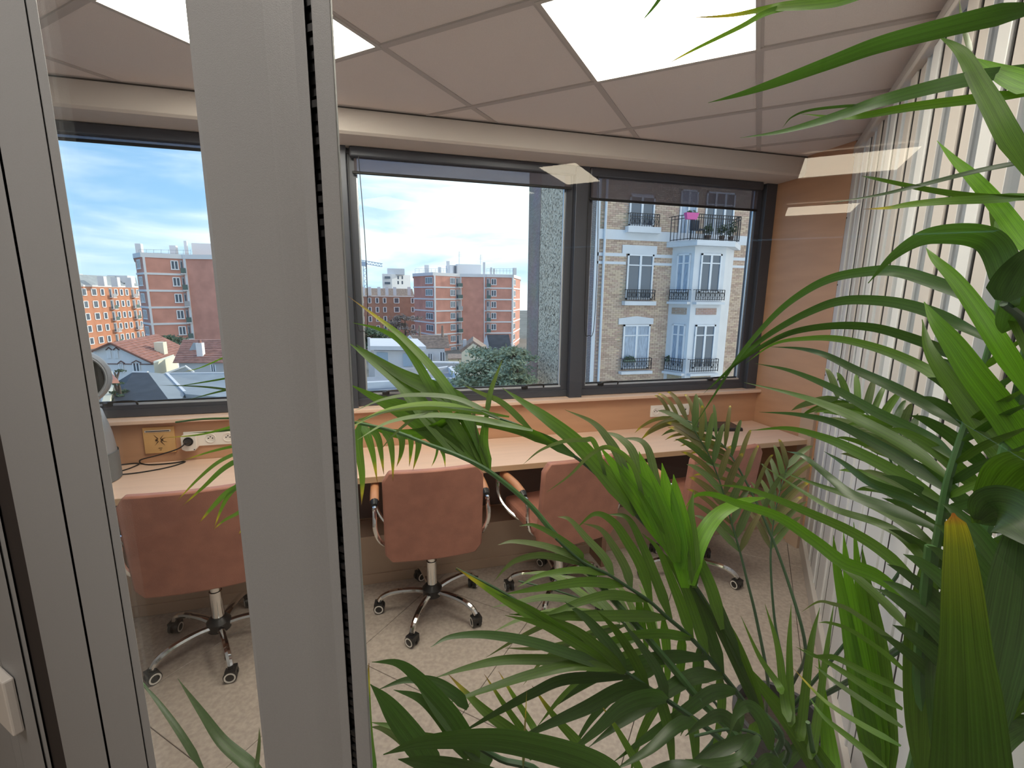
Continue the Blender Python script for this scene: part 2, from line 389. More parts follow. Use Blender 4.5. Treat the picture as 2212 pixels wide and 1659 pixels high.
# bulkhead above the windows, wall below, orange end wall
bk = MB()
bk.slab([(-3.4, 2.517, CZ+.03), (-3.4, 2.517, BH+.01), (-3.4, 2.532, BH), (-3.4, 2.86, BH), (-3.4, 2.86, CZ+.03)], (5.96, 0, 0))
struct(bk.build('wall_bulkhead', M_bulk, bevel=.002))
box(-3.4, 2.555, 2.513, 2.518, CZ-.006, CZ-.001).build('trim_1', mat('painted_gap_shade', (.05, .045, .04), .9))['kind'] = 'structure'  # solid strip painted dark for the shade in the ceiling joint
wl = struct(box(-3.4, 2.56, 2.715, 2.85, 0, SILL-.02).build('wall_window', M_wood))
struct(box(-3.4, 2.56, 2.675, 2.80, SILL-.022, SILL-.002).build('trim_2', M_beech, bevel=.003))
we = struct(box(2.56, 2.60, 2.205, 2.86, 0, CZ+.03).build('wall_right', M_wood))
struct(MB().box(2.535, 2.56, 2.215, 2.31, 0, .92).build('trim_3', M_beechd, bevel=.002))
ts = bpy.data.objects['trim_3']
for z in (.12, .44, .76):
    MB().lathe((2.535, 2.235, z), [(.006, 0), (.006, .002), (.003, .004)], 8, ax=(-1, 0, 0)).build('screw', M_alu, ts)

# ---------------------------------------------------------------- window band
def window(n, x0, x1, drop, lab_cloth):
    """anthracite window between mullion centres x0, x1; blind drawn down to z = drop"""
    w = struct(thing('window_%d' % n, ((x0+x1)/2, WY, SILL)))
    f = MB(); f.box(x0, x1, WY, WY+.07, SILL, SILL+.042); f.build('bottom_rail', M_dark, w, bevel=.002)
    MB().box(x0, x1, WY-.0, WY+.07, BH-.03, BH+.02).build('head_rail', M_dark, w, bevel=.002)
    for s, (a, b) in enumerate(((x0+.043, x0+.085), (x1-.085, x1-.043))):
        MB().box(a, b, WY+.004, WY+.06, SILL+.042, BH-.03).build('sash_stile', M_dark, w, bevel=.002)
    MB().box(x0+.085, x1-.085, WY+.004, WY+.045, SILL+.042, SILL+.062).build('sash_rail', M_dark, w, bevel=.001)
    MB().box(x0+.085, x1-.085, WY+.006, WY+.03, SILL+.062, SILL+.072).build('sash_ledge', M_alu, w)  # sky reflection on the ledge painted in as a light metal colour
    for a, b in ((x0+.085, x0+.093), (x1-.093, x1-.085)):
        MB().box(a, b, WY+.018, WY+.03, SILL+.07, BH-.03).build('bead', M_alu, w)
    MB().box(x0+.093, x1-.093, WY+.020, WY+.036, SILL+.070, SILL+.080).build('gasket', M_black, w)
    MB().box(x0+.093, x1-.093, WY+.030, WY+.036, SILL+.078, BH-.03).build('pane', M_glass, w)
    for cx in (x0+.26, x1-.26):  # recessed grip with catch
        h = MB(); y = WY-.004
        h.tube(bez([(cx-.06, y+.012, SILL+.062), (cx-.05, y, SILL+.082), (cx+.05, y, SILL+.084), (cx+.062, y+.012, SILL+.064)], 4), .005, 6)
        g = h.build('grip', M_black, w)
        MB().box(cx-.085, cx-.045, WY-.004, WY+.014, SILL+.060, SILL+.078).build('catch', M_black, g, bevel=.002)
    return w
XM = [1.16, -.20, -1.56, -2.92]
window(1, XM[0], 2.52, 0, ''); window(2, XM[1], XM[0], 0, ''); window(3, XM[2], XM[1], 0, ''); window(4, XM[3], XM[2], 0, '')
for k, x in enumerate(XM):
    t = struct(box(x-.043, x+.043, WY-.045, WY+.07, SILL-.004, BH).build('trim_%d' % (4+k), M_dark, bevel=.003))
struct(MB().box(2.477, 2.56, WY-.03, WY+.07, SILL-.004, BH).build('trim_8', M_dark, bevel=.003))

# translucent screen cloth of the roller blinds
def cloth_mat():
    m = bpy.data.materials.new('screen_cloth'); m.use_nodes = True; nt = m.node_tree; nt.nodes.clear()
    t = N(nt, 'ShaderNodeBsdfTransparent'); t.inputs[0].default_value = (.85, .87, .95, 1); d = N(nt, 'ShaderNodeBsdfDiffuse'); d.inputs[0].default_value = (.16, .14, .15, 1)
    mx = N(nt, 'ShaderNodeMixShader'); mx.inputs[0].default_value = .66; o = N(nt, 'ShaderNodeOutputMaterial')
    nt.links.new(t.outputs[0], mx.inputs[1]); nt.links.new(d.outputs[0], mx.inputs[2]); nt.links.new(mx.outputs[0], o.inputs[0]); return m
M_cloth = cloth_mat()
def blind(x0, x1, z, lab):
    t = thing('roller_blind', ((x0+x1)/2, WY-.02, z), lab, 'blind', 'roller blinds at the window heads')
    y = WY-.022
    MB().box(x0-.01, x1+.01, y-.03, y+.018, BH-.052, BH-.001).build('cassette', M_dark, t, bevel=.008)
    MB().box(x0+.01, x1-.01, y-.001, y+.001, z+.012, BH-.05).build('cloth', M_cloth, t)
    MB().box(x0, x1, y-.006, y+.006, z, z+.014).build('bottom_bar', M_black, t, bevel=.003)
    return t
blind(1.213, 2.42, 2.165, 'grey roller blind on the right window, drawn down lowest')
blind(-.13, 1.10, 2.215, 'grey roller blind on the middle window beside the crane view')
blind(-1.50, -.26, 2.265, 'grey roller blind rolled almost up over the left window')
def chain(x0, x1, z0, z1, lab):
    pts = [(x0, WY-.052, z0), (x0-.002, WY-.058, (z0+z1)/2), (x0+.004, WY-.062, z1+.05), ((x0+x1)/2, WY-.064, z1), (x1-.002, WY-.062, z1+.05), (x1+.004, WY-.056, (z0+z1)/2), (x1-.01, WY-.052, z0)]
    c = MB().tube(bez(pts, 8), .0022, 5).build('blind_cord', M_black); tag(c, lab, 'cord', 'blind operating cords')
chain(1.195, 1.262, 2.30, 1.36, 'looped black blind cord hanging beside the centre window post')
chain(-.145, -.085, 2.30, 1.40, 'looped black blind cord hanging at the left edge of the middle window')

# ---------------------------------------------------------------- white glazed side wall (right)
BW = -.415
gw = struct(thing('window_5', AB(1.8, BW, 0)))
SE = [3.214, 2.95, 2.707, 2.435, 2.189, 1.941, 1.661, 1.425, 1.17, .91, .65, .40, .26]
M_slate = None
abox(.24, 3.37, BW-.07, BW-.005, 2.375, CZ+.03).build('head_rail', M_cream, gw, bevel=.004)
abox(.24, 3.37, BW-.02, BW+.012, 2.405, 2.44).build('upper_rail', M_cream, gw, bevel=.004)
abox(.24, 3.30, BW-.01, BW+.02, 2.365, 2.39).build('lower_rail', M_cream, gw, bevel=.004)
abox(3.216, 3.372, BW-.05, BW+.004, 0, 2.40).build('end_post', M_white, gw, bevel=.004)
for z in (.30, .62, 1.15, 1.68, 2.05):
    MB().lathe(AB(3.33, BW+.004, z), [(.005, 0), (.005, .002), (.002, .003)], 8, ax=BD).build('screw', M_black, gw)
for k in range(len(SE)-1):
    s1, s0 = SE[k], SE[k+1]           # panel from near seam s0 to far seam s1
    w = s1-s0; e1 = s0+w*.33; e2 = s0+w*.64
    abox(s0+.004, e1, BW-.05, BW+.002, 1.18, 2.372).build('stile', M_cream if k % 2 else M_white, gw, bevel=.004)
    abox(e1, e1+.006, BW-.05, BW-.003, 1.18, 2.372).build('glazing_bead', M_white, gw)
    abox(e2-.004, e2, BW-.05, BW-.002, 1.18, 2.372).build('glazing_bead', M_white, gw)
    abox(e2, s1-.004, BW-.05, BW-.006, 1.18, 2.372).build('stile', M_cream, gw, bevel=.003)  # darker enamel paints in the shading of this recessed stile
    abox(e1+.006, e2-.004, BW-.012, BW-.007, 1.20, 2.372).build('pane', M_glass, gw)
    abox(s0-.004, s0+.004, BW-.05, BW-.004, .08, 2.372).build('gasket', M_black, gw)
    abox(s0+.004, s1-.004, BW-.05, BW-.004, .10, 1.18).build('lower_panel', M_white, gw, bevel=.004)
    abox(s0+.06, s0+.075, BW-.05, BW+.003, .10, 1.178).build('panel_rib', M_white, gw, bevel=.002)
struct(MB().abox(.26, 3.36, BW-.05, BW+.016, 0, .10).build('baseboard_right', M_cream, bevel=.004))

# ---------------------------------------------------------------- near glass partition with grey posts
PA = .22
def prof_post(n, pr, m=M_grey, bev=.0015):           # profile: (offset from the glass plane, position along it)
    k = lambda a, b: AB(PA+a, b*(PA+a)/PA)
    return struct(MB().hexa([k(a, b) for a, b in pr], [k(a, b)+UPV*CZ for a, b in pr]).build('trim_%d' % n, m, bevel=bev, seg=2))
def post(n, b0, b1, da0, da1, m=M_grey, bev=.002):
    return prof_post(n, [(da0, b0), (da1, b0+.003), (da1, b1-.001), (da0, b1)], m, bev)
gp = struct(thing('window_6', AB(PA, -.1, 0)))
abox(PA+.000, PA+.004, -.42, .232, .02, CZ-.01).build('pane', M_pane, gp)
abox(PA+.000, PA+.004, .362, .582, .02, CZ-.01).build('pane', M_pane, gp)
tag(abox(PA-.005, PA+.012, -.42, .23, 0, .02).build('bottom_rail', M_grey, gp))
tag(abox(PA-.005, PA+.012, .36, .58, 0, .02).build('bottom_rail', M_grey, gp))
# wide post: stile, brush seal, door edge
prof_post(9, [(-.002, .366), (-.0045, .362), (-.0045, .288), (-.003, .275), (-.001, .262), (-.002, .2515), (.03, .254), (.03, .364)])
prof_post(10, [(-.003, .246), (-.003, .231), (.000, .2292), (.012, .2300), (.012, .246)], bev=.001)
struct(abox(PA+.003, PA+.006, .2435, .2640, 0, CZ).build('trim_11', M_black))
br = MB()
for i in range(260):            # brush seal bristles between the two profiles
    z = .35+i*.0068; a = random.uniform(-.001, .002)
    br.abox(PA+.000+a, PA+.004, .2455, .2515+a, z, z+.004)
o = br.build('brush_seal', M_black, bpy.data.objects['trim_11']); o['kind'] = 'stuff'
# left post: glazing bead, two flat faces, black seam, strip painted as a shadow band
post(12, .578, .6015, -.003, .02); post(13, .6005, .7045, -.0045, .03); post(14, .711, .862, -.004, .03, bev=.003)
struct(abox(PA+.001, PA+.004, .700, .716, 0, CZ).build('trim_15', M_black))
struct(abox(PA+.001, PA+.004, .855, .935, 0, CZ).build('trim_16', mat('painted_shadow_brown', (.03, .022, .02), .8)))
post(17, .925, .955, -.002, .03); post(18, .955, 1.06, -.005, .03)
post(19, 1.06, 1.10, .0, .03); post(20, 1.10, 3.45, .02, .06)
b = abox(PA-.02, PA-.006, .985, 1.04, .90, 1.0).build('strike_plate', M_plast, bpy.data.objects['trim_18'], bevel=.003)

# ================================================================ FURNITURE
# worktop along the windows
dk = thing('desk', (0, 2.5, 0), 'long beige laminate worktop running along the window wall', 'desk')
MB().box(-2.30, 2.54, 2.245, 2.712, .700, .730).build('worktop', M_beech, dk, bevel=.0015)
MB().box(-2.30, 2.54, 2.240, 2.2452, .7005, .7295).build('edge_band', mat('edge_band', (.56, .37, .23), .5), dk)
for x in (-2.2, -.42, 1.20):
    MB().box(x, x+.03, 2.33, 2.70, .0, .700).build('support', M_beechd if 0 else mat('brown_support', (.30, .165, .11), .6), dk, bevel=.001)
MB().box(-2.30, 2.53, 2.700, 2.714, .30, .700).build('back_panel', mat('shaded_brown_panel', (.115, .065, .055), .6), dk)  # shade of the under-desk recess painted in as dark brown
pl = struct(MB().box(-2.30, 2.53, 2.50, 2.712, 0, .285).build('trim_21', M_beechd, bevel=.002))
struct(MB().box(-2.30, 2.53, 2.492, 2.50, 0, .06).build('baseboard_window', M_beechd, bevel=.002))

# office chairs
def leather(name, c, c2): return mat(name, c, .42, var=.22, vscale=14, col2=c2, bump=.12, bscale=260, spec=.4)
M_lea = leather('brown_leatherette', (.40, .175, .125), (.35, .15, .11))
M_arm = mat('tan_arm_leather', (.52, .24, .12), .4)
def make_chair(label):
    t = thing('office_chair', (0, 0, 0), label, 'chair', 'brown swivel chairs at the window desk')
    # shell back: rounded slab, slightly dished, leaning back
    def shell(w, h, th, n=12, k=10, dish=.03):
        b = MB(); q = []
        for i in range(k+1):
            v = i/k; row = []
            for j in range(n+1):
                u = j/n*2-1; r = .03
                zz = v*h; edge = min(zz, h-zz); cut = 0
                if edge < r: cut = r-math.sqrt(max(0, r*r-(r-edge)**2))
                x = u*(w/2-cut)
                row.append((x, -dish*(1-u*u)*.6 - .06*(v-.25)*.9, zz))
            q.append(row)
        def P(i, j, s): x, y, z = q[i][j]; return (x, y+s*th, z)
        for s in (0, 1):
            i0 = len(b.v)
            for i in range(k+1):
                for j in range(n+1): b.v.append(V(P(i, j, s)))
            for i in range(k):
                for j in range(n):
                    a = i0+i*(n+1)+j; f = (a, a+1, a+n+2, a+n+1); b.f.append(f if s == 0 else f[::-1])
        N0 = (k+1)*(n+1)
        rim = [(0, j) for j in range(n+1)] + [(i, n) for i in range(1, k+1)] + [(k, j) for j in range(n-1, -1, -1)] + [(i, 0) for i in range(k-1, 0, -1)]
        for a in range(len(rim)):
            p, r2 = rim[a], rim[(a+1) % len(rim)]; ia = p[0]*(n+1)+p[1]; ib = r2[0]*(n+1)+r2[1]
            b.f.append((ib, ia, ia+N0, ib+N0))
        b.sm = True; return b
    s = shell(.445, .455, .038); s.v = [v+V((0, -.20, .395)) for v in s.v]
    s.build('backrest', M_lea, t, bevel=.008)
    st = MB(); st.box(-.22, .22, -.17, .25, .435, .500); st.build('seat', M_lea, t, bevel=.022, seg=3)
    MB().box(-.12, .12, -.12, .12, .415, .437).build('seat_plate', M_gloss, t, bevel=.006)
    for sx in (-1, 1):
        x = sx*.262
        a = MB().tube(bez([(sx*.10, -.04, .425), (sx*.19, -.10, .435), (sx*.240, -.135, .48), (x, -.152, .55), (x, -.142, .615), (x, -.10, .646), (x, .06, .662), (x, .20, .652), (x, .245, .60), (x, .19, .50), (sx*.20, .10, .43), (sx*.12, .06, .425)], 5), .0105, 8)
        ar = a.build('armrest', M_chrome, t)
        MB().tube(bez([(x, -.085, .655), (x, .0, .668), (x, .10, .668), (x, .17, .662)], 4), [.021]*12+[.019], 10).build('arm_pad', M_arm, ar)
        MB().tube([(x, -.112, .648), (x, -.085, .655)], [.014, .021], 10).build('arm_cap', M_gloss, ar)
        MB().lathe((x, -.132, .642), [(.001, -.012), (.009, -.009), (.012, 0), (.009, .009), (.001, .012)], 10).build('ball_end', M_chrome, ar)
    MB().tube([(0, 0, .13), (0, 0, .27), (0, 0, .272), (0, 0, .42)], [.026, .026, .021, .021], 16).build('gas_column', M_chrome, t)
    hub = MB().lathe((0, 0, .075), [(.030, 0), (.048, .006), (.050, .045), (.040, .058), (.030, .068)], 18).build('hub', M_gloss, t)
    for k in range(5):
        a = radians(90+72*k); d = V((cos(a), sin(a), 0)); sd_ = V((-sin(a), cos(a), 0))
        pts = bez([d*.035+V((0, 0, .103)), d*.10+V((0, 0, .112)), d*.19+V((0, 0, .108)), d*.245+V((0, 0, .088)), d*.268+V((0, 0, .062))], 4)
        l = MB(); n = len(pts); i0 = 0
        for i, p in enumerate(pts):
            w = .017-.004*i/n; h = .013
            for q_ in range(8):
                an = 2*pi*q_/8; tg = (pts[min(i+1, n-1)]-pts[max(i-1, 0)]).normalized(); up = sd_.cross(tg)*-1
                l.v.append(p+sd_*cos(an)*w+up*sin(an)*h)
        for i in range(n-1):
            for q_ in range(8): l.f.append((i*8+q_, i*8+(q_+1) % 8, i*8+8+(q_+1) % 8, i*8+8+q_))
        l.f.append(tuple(reversed(range(8)))); l.f.append(tuple((n-1)*8+z for z in range(8))); l.sm = True
        lg = l.build('leg', M_chrome, t)
        c = d*.268+V((0, 0, .027)); ra = radians(90+72*k+35*((k*37) % 5-2)); ax = V((-sin(ra), cos(ra), 0))
        cs = MB()
        for sg in (-1, 1): cs.lathe(c+ax*(sg*.014), [(.020, -.009), (.0265, -.007), (.0265, .007), (.020, .009)], 18, ax=ax)
        cs.tube([c+V((0, 0, .02)), c+V((0, 0, .043))], .012, 8)
        fw = ax.cross(UPV); 
        cs.obox(c+fw*.003+V((0, 0, .014)), ax*.024, fw*.020, V((0, 0, .014)))
        ca = cs.build('caster', M_gloss, t)
        for sg in (-1, 1):
          rg = MB().lathe(c+ax*(sg*.0235), [(.0165, 0), (.0165, .0012*sg), (.0225, .0012*sg), (.0225, 0), (.0165, 0)], 18, ax=ax, caps=False)
          rg.build('wheel_ring', M_plast, ca)
    return t
CH = [((.187, 2.205), 8, 26, 'brown leatherette swivel chair in full view right of the wide grey post'),
      ((-.785, 2.195), 2, 0, 'brown leatherette swivel chair seen through the narrow left pane'),
      ((.865, 2.17), -12, 0, 'brown leatherette swivel chair behind palm leaves, third from the left'),
      ((1.655, 2.14), -20, 0, 'brown leatherette swivel chair nearest the tan end wall, mostly hidden by palm')]
ch0 = make_chair(CH[0][3])
import itertools
base_rot = [-62, -66, -54, -43]
for i, ((x, y), a, _, lab) in enumerate(CH):
    c = ch0 if i == 0 else copy_tree(ch0)
    c['label'] = lab; c.location = (x, y, 0)
    c.rotation_euler.z = radians([0, 4, 8, 4][i])
    # swing the five-star base without turning the seat
    tgt = [28, 6, -54, -43][i]
    dr = radians((tgt - math.degrees(c.rotation_euler.z) - 90) % 72)
    for ch in c.children:
        if ch.name.split('.')[0] in ('leg', 'caster', 'hub'): ch.rotation_euler.z = dr

# sockets, wall plate, plug and lead
def sockets(x0, x1, kinds, lab):
    y = 2.715; z0, z1 = .803, .883
    t = thing('socket_plate', ((x0+x1)/2, y, z0), lab, 'socket', 'white socket plates on the tan wall')
    MB().box(x0, x1, y-.009, y, z0, z1).build('plate', M_plast, t, bevel=.003)
    n = len(kinds); w = (x1-x0)/n
    for k, kd in enumerate(kinds):
        c = V((x0+w*(k+.5), y-.009, (z0+z1)/2))
        if kd == 's':
            r = MB().lathe(c, [(.021, .001), (.021, -.003), (.024, -.004), (.026, .001)][::-1], 20, ax=(0, 1, 0), caps=False).build('socket', M_plast, t)
            h = MB()
            for dx, dz in ((-.0095, 0), (.0095, 0), (0, .008)): h.lathe(c+V((dx, -.0008, dz)), [(.0032, 0), (.0032, -.0015)][::-1], 8, ax=(0, 1, 0))
            h.build('pin_holes', M_black, r)
        elif kd == 'u':
            r = MB().lathe(c, [(.020, -.0015), (.021, -.002), (.026, .001)][::-1], 20, ax=(0, 1, 0)).build('usb_insert', M_plast, t)
            h = MB(); h.box(c.x-.008, c.x-.002, y-.0125, y-.0095, c.z-.004, c.z+.008); h.box(c.x+.002, c.x+.008, y-.0125, y-.0095, c.z-.004, c.z+.008)
            h.build('usb_ports', M_black, r)
    return t
sockets(1.705, 2.005, 'ssbu', 'white four-gang socket plate on the tan wall near the right end')
sockets(.33, .63, 'ssbu', 'white socket plate on the tan wall half covered by palm leaves')
sockets(-1.03, -.70, 'bssu', 'white socket plate on the tan wall behind the narrow left pane')
pg = thing('plug_adapter', (-.995, 2.70, .795), 'white plug adapter with a black plug in the left socket plate', 'plug')
MB().hexa([(-1.030, 2.668, .80), (-1.012, 2.668, .790), (-.972, 2.668, .790), (-.960, 2.668, .806), (-.960, 2.668, .872), (-1.030, 2.668, .872)],
          [(-1.030, 2.705, .80), (-1.012, 2.705, .790), (-.972, 2.705, .790), (-.960, 2.705, .806), (-.960, 2.705, .872), (-1.030, 2.705, .872)]).build('body', M_plast, pg, bevel=.003)
MB().lathe((-.996, 2.668, .842), [(.023, 0), (.023, -.004), (.019, -.004)][::-1], 18, ax=(0, 1, 0)).build('socket_recess', M_black, pg)
MB().lathe((-.972, 2.666, .798), [(.003, 0), (.003, -.002)][::-1], 8, ax=(0, 1, 0)).build('screw', M_black, pg)
cb = MB().tube(bez([(-.996, 2.655, .842), (-1.0, 2.63, .84), (-1.03, 2.62, .82), (-1.12, 2.64, .79), (-1.215, 2.68, .760), (-1.235, 2.70, .740), (-1.22, 2.72-.03, .7335), (-1.17, 2.665, .7335), (-1.08, 2.665, .7335), (-1.03, 2.68, .7335), (-1.03, 2.655, .7335), (-1.08, 2.60, .7335), (-1.18, 2.555, .7335), (-1.265, 2.55, .7335), (-1.285, 2.575, .7335), (-1.25, 2.63, .7335), (-1.235, 2.69, .7335), (-1.27, 2.705, .7335), (-1.34, 2.68, .7335), (-1.40, 2.56, .7335)], 6), .0035, 6)
pgc = tag(cb.build('power_lead', M_black), 'black power lead looping over the worktop to the grey purifier', 'cable')
MB().tube([(-.996, 2.672, .842), (-.996, 2.648, .842), (-.998, 2.630, .841)], [.017, .015, .006], 12).build('plug', M_gloss, pgc)

wp = thing('wall_plate', (-1.137, 2.715, .78), 'square yellow-beige wooden wall plate with a slot and burst cut-out', 'plate')
MB().box(-1.207, -1.068, 2.703, 2.715, .780, .918).build('plate', mat('birch_plate', (.66, .40, .17), .5, var=.1, vscale=12), wp, bevel=.002)
MB().box(-1.196, -1.082, 2.7005, 2.7035, .893, .903).build('slot_frame', M_plast, wp)
MB().box(-1.192, -1.087, 2.699, 2.7010, .896, .900).build('slot', M_black, wp)
s = MB()
for a in (20, -20, 52, -52, 128, -128):
    d = V((cos(radians(a)), 0, sin(radians(a)))); c = V((-1.137, 2.7015, .850)); n_ = V((-d.z, 0, d.x))
    s.slab([c+d*.008+n_*.0022, c+d*.036, c+d*.008-n_*.0022], (0, .0015, 0))
s.lathe((-1.137-.012, 2.7025, .850), [(.006, 0), (.006, -.002)][::-1], 8, ax=(0, 1, 0)); s.lathe((-1.137+.012, 2.7025, .850), [(.006, 0), (.006, -.002)][::-1], 8, ax=(0, 1, 0))
s.box(-1.145, -1.128, 2.7012, 2.7035, .806, .808); s.box(-1.141, -1.132, 2.7012, 2.7035, .796, .798)
s.build('burst_mark', mat('burnt_mark', (.06, .03, .012), .7), wp)

# air purifier with the round dark mouth, standing on the desk
M_sil = mat('silver_grey_plastic', (.30, .32, .36), .35, metal=.3)
fn = thing('air_purifier', (-1.37, 2.47, .730), 'grey air purifier with a round dark grille mouth on the desk corner', 'air purifier')
MB().lathe((-1.37, 2.49, .730), [(.13, 0), (.140, .01), (.140, .10), (.128, .22), (.105, .33), (.08, .36)], 32).build('body', M_sil, fn)
MB().lathe((-1.37, 2.49, .735), [(.1415, 0), (.1415, .13)], 32, caps=False).build('filter_band', mat('grey_mesh', (.16, .17, .185), .5, bump=.6, bscale=600), fn)
dn = V((.40, -.90, .05)).normalized(); hc = V((-1.345, 2.50, 1.215))
MB().lathe(hc, [(.09, -.13), (.118, -.10), (.130, -.02), (.128, .02), (.116, .035), (.108, .030), (.104, -.02)], 36, ax=dn).build('head', M_sil, fn)
MB().lathe(hc, [(.112, .030), (.108, .037), (.103, .030), (.103, .018)], 36, ax=dn, caps=False).build('trim_ring', M_alu, fn)
MB().lathe(hc, [(.104, .018), (.10, .014), (.05, .002), (.01, -.002)][::-1], 36, ax=dn).build('grille', mat('dark_grille', (.012, .009, .008), .5, bump=.8, bscale=900), fn)

# slim dark case and pen left on the desk
t = thing('laptop', (2.15, 2.60, .73), 'thin closed black laptop lying at the right end of the worktop', 'laptop')
u = V((.97, -.2, 0)).normalized(); w = V((.2, .97, 0)).normalized()
MB().obox((2.13, 2.605, .738), u*.16, w*.085, V((0, 0, .008))).build('base', M_gloss, t, bevel=.003)
MB().obox((2.13, 2.607, .749), u*.16, w*.084, V((0, 0, .003))).build('lid', mat('slate_lid', (.05, .055, .065), .3, metal=.3), t, bevel=.002)

# ================================================================ OUTSIDE (we look out from a fourth floor; street level is z = GZ)
GZ = -12.0
M_ground = mat('street_ground', (.20, .20, .18), .95, var=.3, vscale=.1)
gr = struct(MB().box(-260, 260, 2.9, 420, GZ-.4, GZ).build('ground', M_ground))
B_op = brick_mat('ochre_brick', (.62, .43, .31), (.47, .31, .23), (.60, .52, .46))
B_sd = brick_mat('brown_brick_edge', (.46, .31, .25), (.58, .42, .35), (.30, .24, .21))
M_peb = pebble_mat('pebbledash')
M_stuc = mat('white_render', (.78, .78, .80), .85, var=.05, vscale=2)
M_conc = mat('pale_concrete', (.62, .62, .64), .85, var=.08, vscale=.6)
M_frame = mat('white_window_frame', (.85, .85, .87), .5)
M_win = mat('dark_window_glass', (.10, .13, .17), .08, spec=.8)
M_curt = mat('net_curtain_window', (.42, .50, .62), .25, spec=.6, var=.35, vscale=9, stretch=(6, 6, .4))
M_iron = mat('black_iron', (.015, .016, .02), .5)
M_pots = mat('balcony_leaves', (.07, .12, .05), .8)

# --- the building opposite: facade parallel to the window wall at Y = FY
FY = 18.6
def G(cx, cy, Y=FY): return hY(1120+cx/3.072, 340+cy/3.072, Y)
ap = thing('apartment_building', (8.6, FY+.3, GZ), 'ochre brick apartment house opposite with white bay and pebbledashed flank', 'building')
XL, XR = 8.60, 42.0  # right end extended out of view to block sun from the windows
fw = MB()
fw.box(XL, XR, FY, FY+9.3, GZ, 15).build('brick_wall', B_op, ap)
MB().box(XL-.03, XL+.0, FY+.02, FY+9.3, GZ, 14.2).build('pebbled_wall', M_peb, ap)
tb = MB(); z = GZ
k = 0
while z < 14:
    tb.box(XL-.05, XL-.025, FY, FY+(.62 if k % 2 else .38), z, z+.36); z += .36; k += 1
tb.build('brick_quoin', B_sd, ap)
MB().box(XL-.06, XL-.0, FY+7.2, FY+9.35, GZ, 13.4).build('brick_pier', B_sd, ap)
q0 = G(515, 400); q1 = G(537, 400)
MB().box(q0.x, q1.x+.02, FY-.04, FY, GZ, 14).build('quoin_strip', M_stuc, ap)
def rectF(x0, y0, x1, y1, d0, d1, name, m, par=ap, Y=FY):
    a = G(x0, y1, Y); b = G(x1, y0, Y)
    return MB().box(min(a.x, b.x), max(a.x, b.x), Y-d0, Y-d1, min(a.z, b.z), max(a.z, b.z)).build(name, m, par)
zt, zb = G(800, 487).z, G(800, 553).z
MB().box(XL+.1, XR, FY-.05, FY, zb, zt).build('string_course', M_stuc, ap)
for ya, yb in ((633, 655), (690, 708)):
    a, b = G(600, yb).z, G(600, ya).z
    MB().box(XL+.1, G(715, 600).x, FY-.04, FY, a, b).build('render_band', M_stuc, ap)
    MB().box(G(890, 600).x, G(1025, 600).x, FY-.04, FY, a, b).build('render_band', M_stuc, ap)
    MB().box(G(1425, 600).x, XR, FY-.04, FY, a, b).build('render_band', M_stuc, ap)
MB().tube([(G(568, 500).x, FY-.10, 14), (G(568, 500).x, FY-.10, GZ)], .055, 8).build('downpipe', M_stuc, ap)
def facade_window(x0, x1, z0, z1, Y, m, leaves=2, par=ap, name='window', nx=V((1, 0, 0)), ny=V((0, -1, 0)), org=None):
    """casement: reveal, frame, mullion, transom; x along nx from org"""
    o = org or V((0, Y, 0))
    P = lambda x, d, z: o+nx*x+ny*d+V((0, 0, z))
    def bx(b, xa, xb, da, db, za, zc): b.hexa([P(xa, db, za), P(xb, db, za), P(xb, da, za), P(xa, da, za)], [P(xa, db, zc), P(xb, db, zc), P(xb, da, zc), P(xa, da, zc)])
    g = MB(); bx(g, x0, x1, .01, .02, z0, z1); w = g.build(name, m, par)
    f = MB(); t = min(.07, (x1-x0)*.1)
    for (a, b, c, d) in ((x0, x0+t, z0, z1), (x1-t, x1, z0, z1), (x0, x1, z1-t, z1), (x0, x1, z0, z0+t)): bx(f, a, b, .02, .06, c, d)
    for k in range(1, leaves):
        xm = x0+(x1-x0)*k/leaves; bx(f, xm-t*.7, xm+t*.7, .02, .055, z0, z1)
    zt_ = z1-(z1-z0)*.24; bx(f, x0, x1, .02, .045, zt_-t*.35, zt_+t*.35)
    f.build('frame', M_frame, w)
    return w
def railing(x0, x1, z0, z1, par, n, Y=FY-.22, bow=0, nx=V((1, 0, 0)), ny=V((0, -1, 0)), org=None, scroll=True, name='railing', r=.013):
    o = org or V((0, Y, 0)); P = lambda x, d, z: o+nx*x+ny*d+V((0, 0, z))
    rb = MB()
    for z in (z0+.04, z1, z1-.13): rb.tube([P(x0, 0, z), P(x1, 0, z)], r*1.3, 4)
    for x in (x0, x1): rb.tube([P(x, -.2, z1), P(x, 0, z1), P(x, 0, z0)], r*1.4, 4)
    for k in range(n+1):
        x = x0+(x1-x0)*k/n; rb.tube([P(x, 0, z0), P(x, 0, z1)], r, 4)
    if scroll:
        for k in range(n//2):
            c = x0+(x1-x0)*(k+.5)/(n//2); rr = (x1-x0)/n*.8; zc = (z0+z1)/2
            rb.tube([P(c+rr*cos(t*pi/3), 0, zc+rr*1.3*sin(t*pi/3)) for t in range(7)], r*.8, 4)
    rb.sm = False
    return rb.build(name, M_iron, par)
wins = [((735, 250), (898, 465), M_win, (720, 385, 918, 470), (705, 470, 922, 500)),
        ((720, 640), (882, 945), M_win, (702, 880, 888, 945), (684, 955, 890, 980)),
        ((692, 1110), (858, 1400), M_curt, (672, 1327, 866, 1405), (661, 1410, 866, 1435))]
